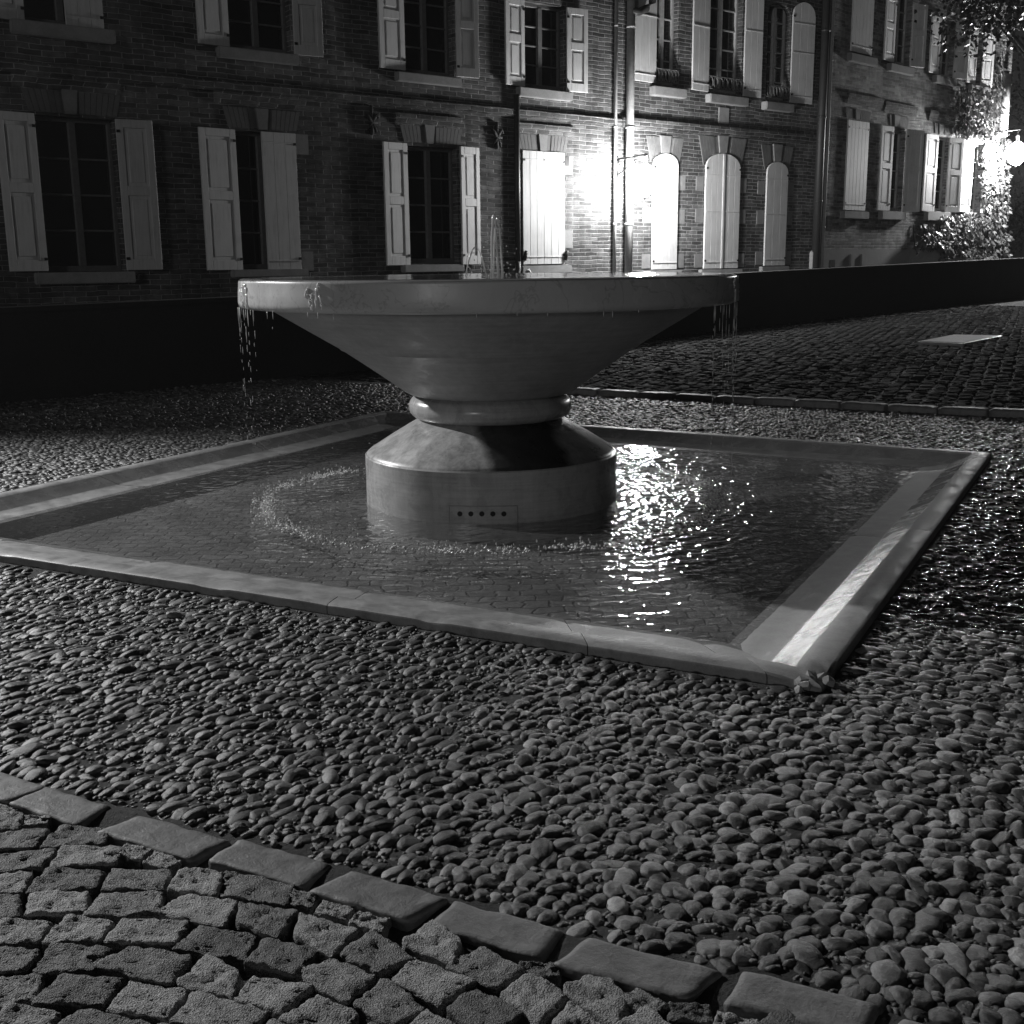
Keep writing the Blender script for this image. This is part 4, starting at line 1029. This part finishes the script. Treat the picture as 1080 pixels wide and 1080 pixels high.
# ---- far house on the right (angled)
hC = empty('brick_house', tuple(FB.P), FB.rz); tag(hC, 'far ivy-grown brick house at the right end with brightly lit panelled shutters', 'house')
RB = FB.rect
e_end = FB.at(1057, 200)[0]
RW = [dict(o=None, l=(891, 902), r=(902, 913), t=(127, 128), b=(222, 222), s=RB(886, 912, 223, 231), k=(901, 907, 115, 126), c=(893, 930, 97, 108), mode='cc', row=3),
      dict(al=-2, o=RB(937, 953, (136, 138), (222, 223)), l=(925, 937), r=(953, 965), t=(132, 138), b=(222, 224), s=RB(926, 951, 223, 232), k=(942, 948, 121, 134), c=(932, 966, 106, 117), mode='oo', row=3, ar=16),
      dict(al=-2, o=RB(984, 1000, (143, 145), (222, 224)), l=(972, 984), r=(998, 1008), t=(140, 147), b=(223, 224), s=RB(974, 997, 224, 233), k=(989, 995, 130, 142), c=(979, 1012, 115, 126), mode='oo', row=3, ar=16),
      dict(al=-2, o=RB(1022, 1035, (150, 152), (223, 225)), l=(1009, 1022), r=(1035, 1045), t=(147, 152), b=(224, 225), mode='oo', row=3),
      dict(o=None, l=(898, 909), r=(909, 920), t=(-34, -30), b=(55, 59), s=RB(893, 921, (58, 60), (66, 69)), mode='cc', row=3),
      dict(o=RB(943, 961, (-12, -8), (67, 70)), l=(930, 943), r=(961, 971), t=(-4, 4), b=(64, 73), s=RB(935, 960, (68, 71), (76, 79)), mode='oo', row=3, ar=16),
      dict(o=RB(991, 1006, (20, 24), (80, 83)), l=(978, 990), r=(1006, 1015), t=(18, 24), b=(77, 85), s=RB(983, 1005, (80, 83), (88, 91)), mode='oo', row=3, ar=16),
      dict(o=RB(1029, 1035, (32, 34), (88, 91)), l=(1017, 1029), r=(1035, 1044), t=(30, 35), b=(87, 93), s=RB(1020, 1041, (89, 93), (97, 102)), mode='oo', row=3)]
m = wall_with_holes(.003, e_end, -.4, ZT + .2, [d['o'] for d in RW if d['o']]); closed_body(m, .003, e_end, -.4, ZT + .2, 9)
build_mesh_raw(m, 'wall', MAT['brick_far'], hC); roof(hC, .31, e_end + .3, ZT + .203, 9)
SHUT[0] = 'shutter_lit'
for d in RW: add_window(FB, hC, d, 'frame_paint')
SHUT[0] = 'shutter'
zpl = FB.at(940, 263)[1]
MB().box(.006, e_end + .02, -.05, .01, -.35, zpl).obj('plinth', MAT['plinth'], hC, False, .01)
for x, w_ in ((896, .10), (907, .07)):
    a_, z_ = FB.at(x, 277); MB().box(a_ - w_, a_ + w_, -.09, -.03, -.2, FB.at(x, 268)[1]).obj('vent_post', MAT['sill'], hC, False, .01)
a_, z_ = FB.at(876, 277); MB().box(a_ - .12, a_ + .12, -.055, -.02, -.2, FB.at(876, 274)[1]).obj('vent_opening', MAT['dark_wall'], hC)
downpipe(hC, FB.at(1056, 110)[0], FB.at(1056, 145)[1], FB.at(1056, 78)[1], .12, -.12, 'pipe_pale')

# ------------------------------------------------------------------ lamps
LAMP = emis('lamp_glass', 390); LAMP2 = emis('lamp_glass_far', 620)
def lantern(fc, a, z_arm, out_, z_lamp, mat, label, r=.15, side=0):
    o = empty('wall_lantern', tuple(fc.world(a, 0, z_arm)), fc.rz); tag(o, label, 'lamp')
    zl = z_lamp - z_arm; m = MB()
    m.tube([(0, -.02, 0), (side * .5, -out_ - .06, .02)], .022, 8); m.tube([(0, -.03, -.35), (0, -.03, .08)], .022, 8)
    m.tube([(side * .12, -.05, -.30), (side * .2, -.25, -.22), (side * .4, -.52, -.04)], .014, 6)
    m.obj('bracket_arm', MAT['iron'], o, True)
    for cy, rr in ((-.12, .07), (-.56, .055)):
        MB().tube([(side * .1, cy + rr * (1 - t / 9) * math.cos(t), -.09 + rr * (1 - t / 9) * math.sin(t)) for t in [k * .5 for k in range(15)]], .010, 5).obj('scroll', MAT['iron'], o, True)
    c = (side * .5, -out_, zl)
    MB().tube([(c[0], c[1], .02), (c[0], c[1], zl + r * 1.9)], .016, 8).obj('hanger', MAT['iron'], o, True)
    MB().lathe([(.001, r * 2.0), (.03, r * 1.95), (.05, r * 1.6), (r * .16, r * 1.3), (r * .36, r * 1.1), (r * .37, r * 1.06), (r * .32, r * 1.07), (r * .16, r * 1.2), (.001, r * 1.22)], 24, c).obj('lamp_cap', MAT['zinc'], o, True)
    MB().lathe([(.001, -r * 1.25), (r * .5, -r * 1.1), (r * .9, -r * .4), (r, .1 * r), (r * .9, r * .6), (r * .5, r * .98), (.001, r * 1.05)], 24, c).obj('lamp_globe', mat, o, True)
    MB().tube([(c[0], c[1], zl - r * 1.2), (c[0], c[1], zl - r * 1.6)], [.03, .01], 8).obj('finial', MAT['iron'], o, True)
    return o
a_, z_ = FA.at(650, 168); OUT = .82
zl = FA.at(674, 189, OUT)[1]
lantern(FA, a_, z_, OUT, zl, LAMP, 'glowing lantern on a scrolled iron bracket beside the middle drainpipe', .25)
a_, z_ = FB.at(1043, 140); zl = FB.at(1069, 161, .85)[1]
lantern(FB, a_, z_, .85, zl, LAMP2, 'bright lantern at the ivy-covered corner by the right edge', .27)

# assumed post lantern left of the frame: lights pebbles, throws the bowl's shadow
KX = Vector((-11.0, 12.3, 0)); KH = 6.0
pl = empty('assumed_street_lamp', tuple(KX)); tag(pl, 'assumed tall iron street lamp, unseen past the left edge of the plaza', 'street lamp')
MB().lathe([(.14, 0), (.14, .3), (.08, .36), (.06, .9), (.05, KH - .1), (.001, KH - .05)], 16).obj('post', MAT['iron'], pl, True)  # post and lantern head added round the assumed light
MB().lathe([(.001, KH + .75), (.05, KH + .70), (.3, KH + .52), (.31, KH + .48), (.001, KH + .5)], 16).obj('lamp_cap', MAT['iron'], pl, True)
for k in range(4):
    a = k * PI / 2 + .4; MB().tube([(.06 * math.cos(a), .06 * math.sin(a), KH - .06), (.27 * math.cos(a), .27 * math.sin(a), KH + .49)], .012, 6).obj('lantern_bar', MAT['iron'], pl, True)
kd = bpy.data.lights.new('assumed_lamp_light', 'SPOT'); kd.energy = 8600; kd.spot_size = math.radians(61); kd.spot_blend = 1; kd.shadow_soft_size = .09; kd.color = (1, 1, 1)
ko = bpy.data.objects.new('assumed_lamp_light', kd); C.objects.link(ko); ko.parent = pl; ko.location = (0, 0, KH + .30)
tgt = Vector((.7, 2.3, 0)) - (KX + Vector((0, 0, KH + .3))); ko.rotation_euler = tgt.to_track_quat('-Z', 'Y').to_euler()

# ------------------------------------------------------------------ ivy and trees
def leaf_cloud(P, Nn, size, tone):
    """folded leaf of four triangles per point"""
    n = len(P); T = np.array([(0, 0, 0), (0, 1, .12), (.42, .45, -.1), (-.42, .45, -.1), (0, .5, .10)]); Fq = np.array([(0, 2, 4), (2, 1, 4), (1, 3, 4), (3, 0, 4)])
    zax = Nn / np.linalg.norm(Nn, axis=1, keepdims=True)
    dn = np.tile(np.array([0, 0, -1.0]), (n, 1)) + rng.normal(0, .55, (n, 3)); yax = dn - (dn * zax).sum(1, keepdims=True) * zax; yax /= np.linalg.norm(yax, axis=1, keepdims=True)
    xax = np.cross(yax, zax)
    V = P[:, None] + size[:, None, None] * (T[None, :, :1] * xax[:, None] + T[None, :, 1:2] * yax[:, None] + T[None, :, 2:] * zax[:, None])
    return V.reshape(-1, 3), (Fq[None] + (np.arange(n) * 5)[:, None, None]).reshape(-1, 3), np.repeat(tone, 5)
def leaf_obj(name, P, Nn, size, mat, parent):
    P = np.array(P); Nn = np.array(Nn); V, Fc, t = leaf_cloud(P, Nn, size, rng.random(len(P)))
    return link(name, np_mesh(name, V, Fc, {'tone': t}), mat, parent)
def ivy(regions, label, cat, name):
    o = empty(name, tuple(FB.world(FB.at(1040, 265)[0], -.2, .1)), 0); tag(o, label, cat)
    base = Vector(o.location); P, Nn = [], []
    for (x0, x1, y0, y1, n, thick, hole) in regions:
        k = 0
        while k < n:
            x, y = random.uniform(x0, x1), random.uniform(y0, y1)
            fx, fy = (x - x0) / (x1 - x0) - .5, (y - y0) / (y1 - y0) - .5
            if noise.noise(Vector((x * .09, y * .09, 2.2))) < hole + 1.5 * (max(0, abs(fx) - .3) + max(0, abs(fy) - .32)): 
                k += .05; continue
            a, z = FB.at(x, y); w = FB.world(a, -(.04 + thick * random.random() * (1 - abs(fx))), z)
            P.append(tuple(w - base)); nn = -FB.n + Vector((random.gauss(0, .5), random.gauss(0, .5), random.gauss(.25, .4))); Nn.append(tuple(nn)); k += 1
        for q in range(6):
            xa = random.uniform(x0 + 3, x1 - 3); pts = []
            for j in range(7):
                yy = y1 + (y0 - y1) * j / 6; xa += random.gauss(0, 1.2); xa = min(max(xa, x0), x1); a, z = FB.at(xa, yy); pts.append(FB.world(a, -.04, z) - base)
            MB().tube(pts, .018, 5).obj('stem', MAT['bark'], o, True)

    leaf_obj('foliage', P, Nn, rng.uniform(.085, .18, len(P)), MAT['ivy'], o)
ivy([(1031, 1060, 146, 274, 1500, .30, -.35), (985, 1060, 226, 273, 1400, .45, -.25), (1044, 1060, 60, 150, 180, .15, -.1)], 'thick ivy climbing the lamp-lit corner of the far house', 'ivy', 'ivy')
ivy([(962, 999, 236, 266, 600, .4, -.3)], 'low leafy clump at the wall foot left of the ivy', 'shrub', 'shrub')
ivy([(1003, 1048, 92, 150, 800, .6, -.15)], 'dark creeper bunch hanging over the last lower window of the far house', 'creeper', 'creeper')
def tree(base, h, crown_c, crown_r, n, label, nm='tree'):
    o = empty(nm, tuple(base)); tag(o, label, 'tree'); t = MB(); cc = Vector(crown_c) - Vector(base)
    t.tube([(0, 0, -.1), (.05, 0, h * .3), (cc.x * .3, cc.y * .3, h * .55), (cc.x * .7, cc.y * .7, cc.z)], [.28, .22, .17, .07], 8)
    P, Nn = [], []
    for k in range(9):
        d = Vector((random.gauss(0, 1), random.gauss(0, 1), random.gauss(.1, .7))).normalized(); e = cc + Vector((d.x * crown_r[0], d.y * crown_r[1], d.z * crown_r[2])) * .75
        s = Vector((cc.x * .3, cc.y * .3, h * .55)); t.tube([s, s.lerp(e, .5) + Vector((0, 0, .15)), e], [.09, .05, .015], 6)
        for j in range(n // 9):
            q = Vector((random.gauss(0, 1), random.gauss(0, 1), random.gauss(0, 1))) * .36
            p = e + Vector((q.x * crown_r[0], q.y * crown_r[1], q.z * crown_r[2] * .8)); P.append(tuple(p)); Nn.append((random.gauss(0, 1), random.gauss(0, 1), random.gauss(.4, 1)))
    t.obj('trunk', MAT['bark'], o, True); leaf_obj('crown', P, Nn, rng.uniform(.09, .17, len(P)), MAT['tree_leaf'], o)
def at_y(x, y, Y): d = ray(x, y); return EYE + d * (Y / d.y)
c = at_y(1084, -14, 31); tree((c.x + 3.2, 31.8, .4), 7, (c.x, 31, c.z), (1.65, 1.5, 1.45), 5200, 'dark tree overhanging the top right corner beside the far house')
c = at_y(1110, 120, 47); tree((c.x, 47, .6), 9, (c.x, 47, c.z), (3.0, 3, 4.2), 2600, 'dark tree standing behind the lantern at the right edge')
c = at_y(1085, 235, 50); tree((c.x, 50, .6), 4, (c.x, 50, c.z), (2.0, 2, 1.8), 1600, 'low dark bush behind the wall end at the right edge')

# ------------------------------------------------------------------ night sky and front fill light
ELEV, AZ = math.radians(7), math.radians(-22)      # light comes from behind the camera, over its left shoulder
sund = bpy.data.lights.new('front_fill', 'SUN'); sund.energy = .21; sund.angle = math.radians(6); sund.color = (1, 1, 1)  # added fill, stands for unseen street lighting behind the camera
suno = bpy.data.objects.new('front_fill', sund); C.objects.link(suno)
dirv = Vector((math.sin(AZ) * -1 * -1 * math.cos(ELEV), -math.cos(AZ) * math.cos(ELEV), math.sin(ELEV)))   # towards the light
suno.rotation_euler = (-dirv).to_track_quat('-Z', 'Y').to_euler(); suno.location = dirv * 60
wd_ = bpy.data.worlds.new('World'); S.world = wd_; wd_.use_nodes = True; nt = wd_.node_tree; nt.nodes.clear()
out = nt.nodes.new('ShaderNodeOutputWorld'); bg = N(nt, 'ShaderNodeBackground'); bg.inputs['Strength'].default_value = .0035
sky = N(nt, 'ShaderNodeTexSky', sky_type='NISHITA'); sky.sun_disc = False; sky.sun_elevation = ELEV; sky.sun_rotation = math.atan2(dirv.x, dirv.y)
bwn = N(nt, 'ShaderNodeRGBToBW'); L(nt, sky.outputs[0], bwn.inputs[0]); L(nt, bwn.outputs[0], bg.inputs['Color']); L(nt, bg.outputs[0], out.inputs['Surface'])

# thin haze box added to give the lamps their glow
hz = MB().box(-70, 70, -25, 95, -1.4, 24).obj('added_haze', None); tag(hz, kind='stuff', label='thin added haze glowing softly round the lit lamps', cat=None)
hm_ = bpy.data.materials.new('added_haze'); hm_.use_nodes = True; hn = hm_.node_tree; hn.nodes.clear(); ho = hn.nodes.new('ShaderNodeOutputMaterial'); hv = hn.nodes.new('ShaderNodeVolumePrincipled')
hv.inputs['Color'].default_value = g(.9); hv.inputs['Density'].default_value = .0005; hv.inputs['Anisotropy'].default_value = .2
hn.links.new(hv.outputs[0], ho.inputs['Volume']); hz.data.materials.append(hm_)
# ------------------------------------------------------------------ render settings
S.render.engine = 'CYCLES'
S.view_settings.view_transform = 'Standard'; S.view_settings.look = 'None'; S.view_settings.exposure = 0; S.view_settings.gamma = 1
cy = S.cycles; cy.use_denoising = True
try: cy.denoiser = 'OPENIMAGEDENOISE'
except Exception: pass
cy.volume_bounces = 0; cy.max_bounces = 6; cy.diffuse_bounces = 3; cy.glossy_bounces = 3; cy.transparent_max_bounces = 12; cy.sample_clamp_indirect = 3; cy.sample_clamp_direct = 0
cy.caustics_reflective = False; cy.caustics_refractive = False
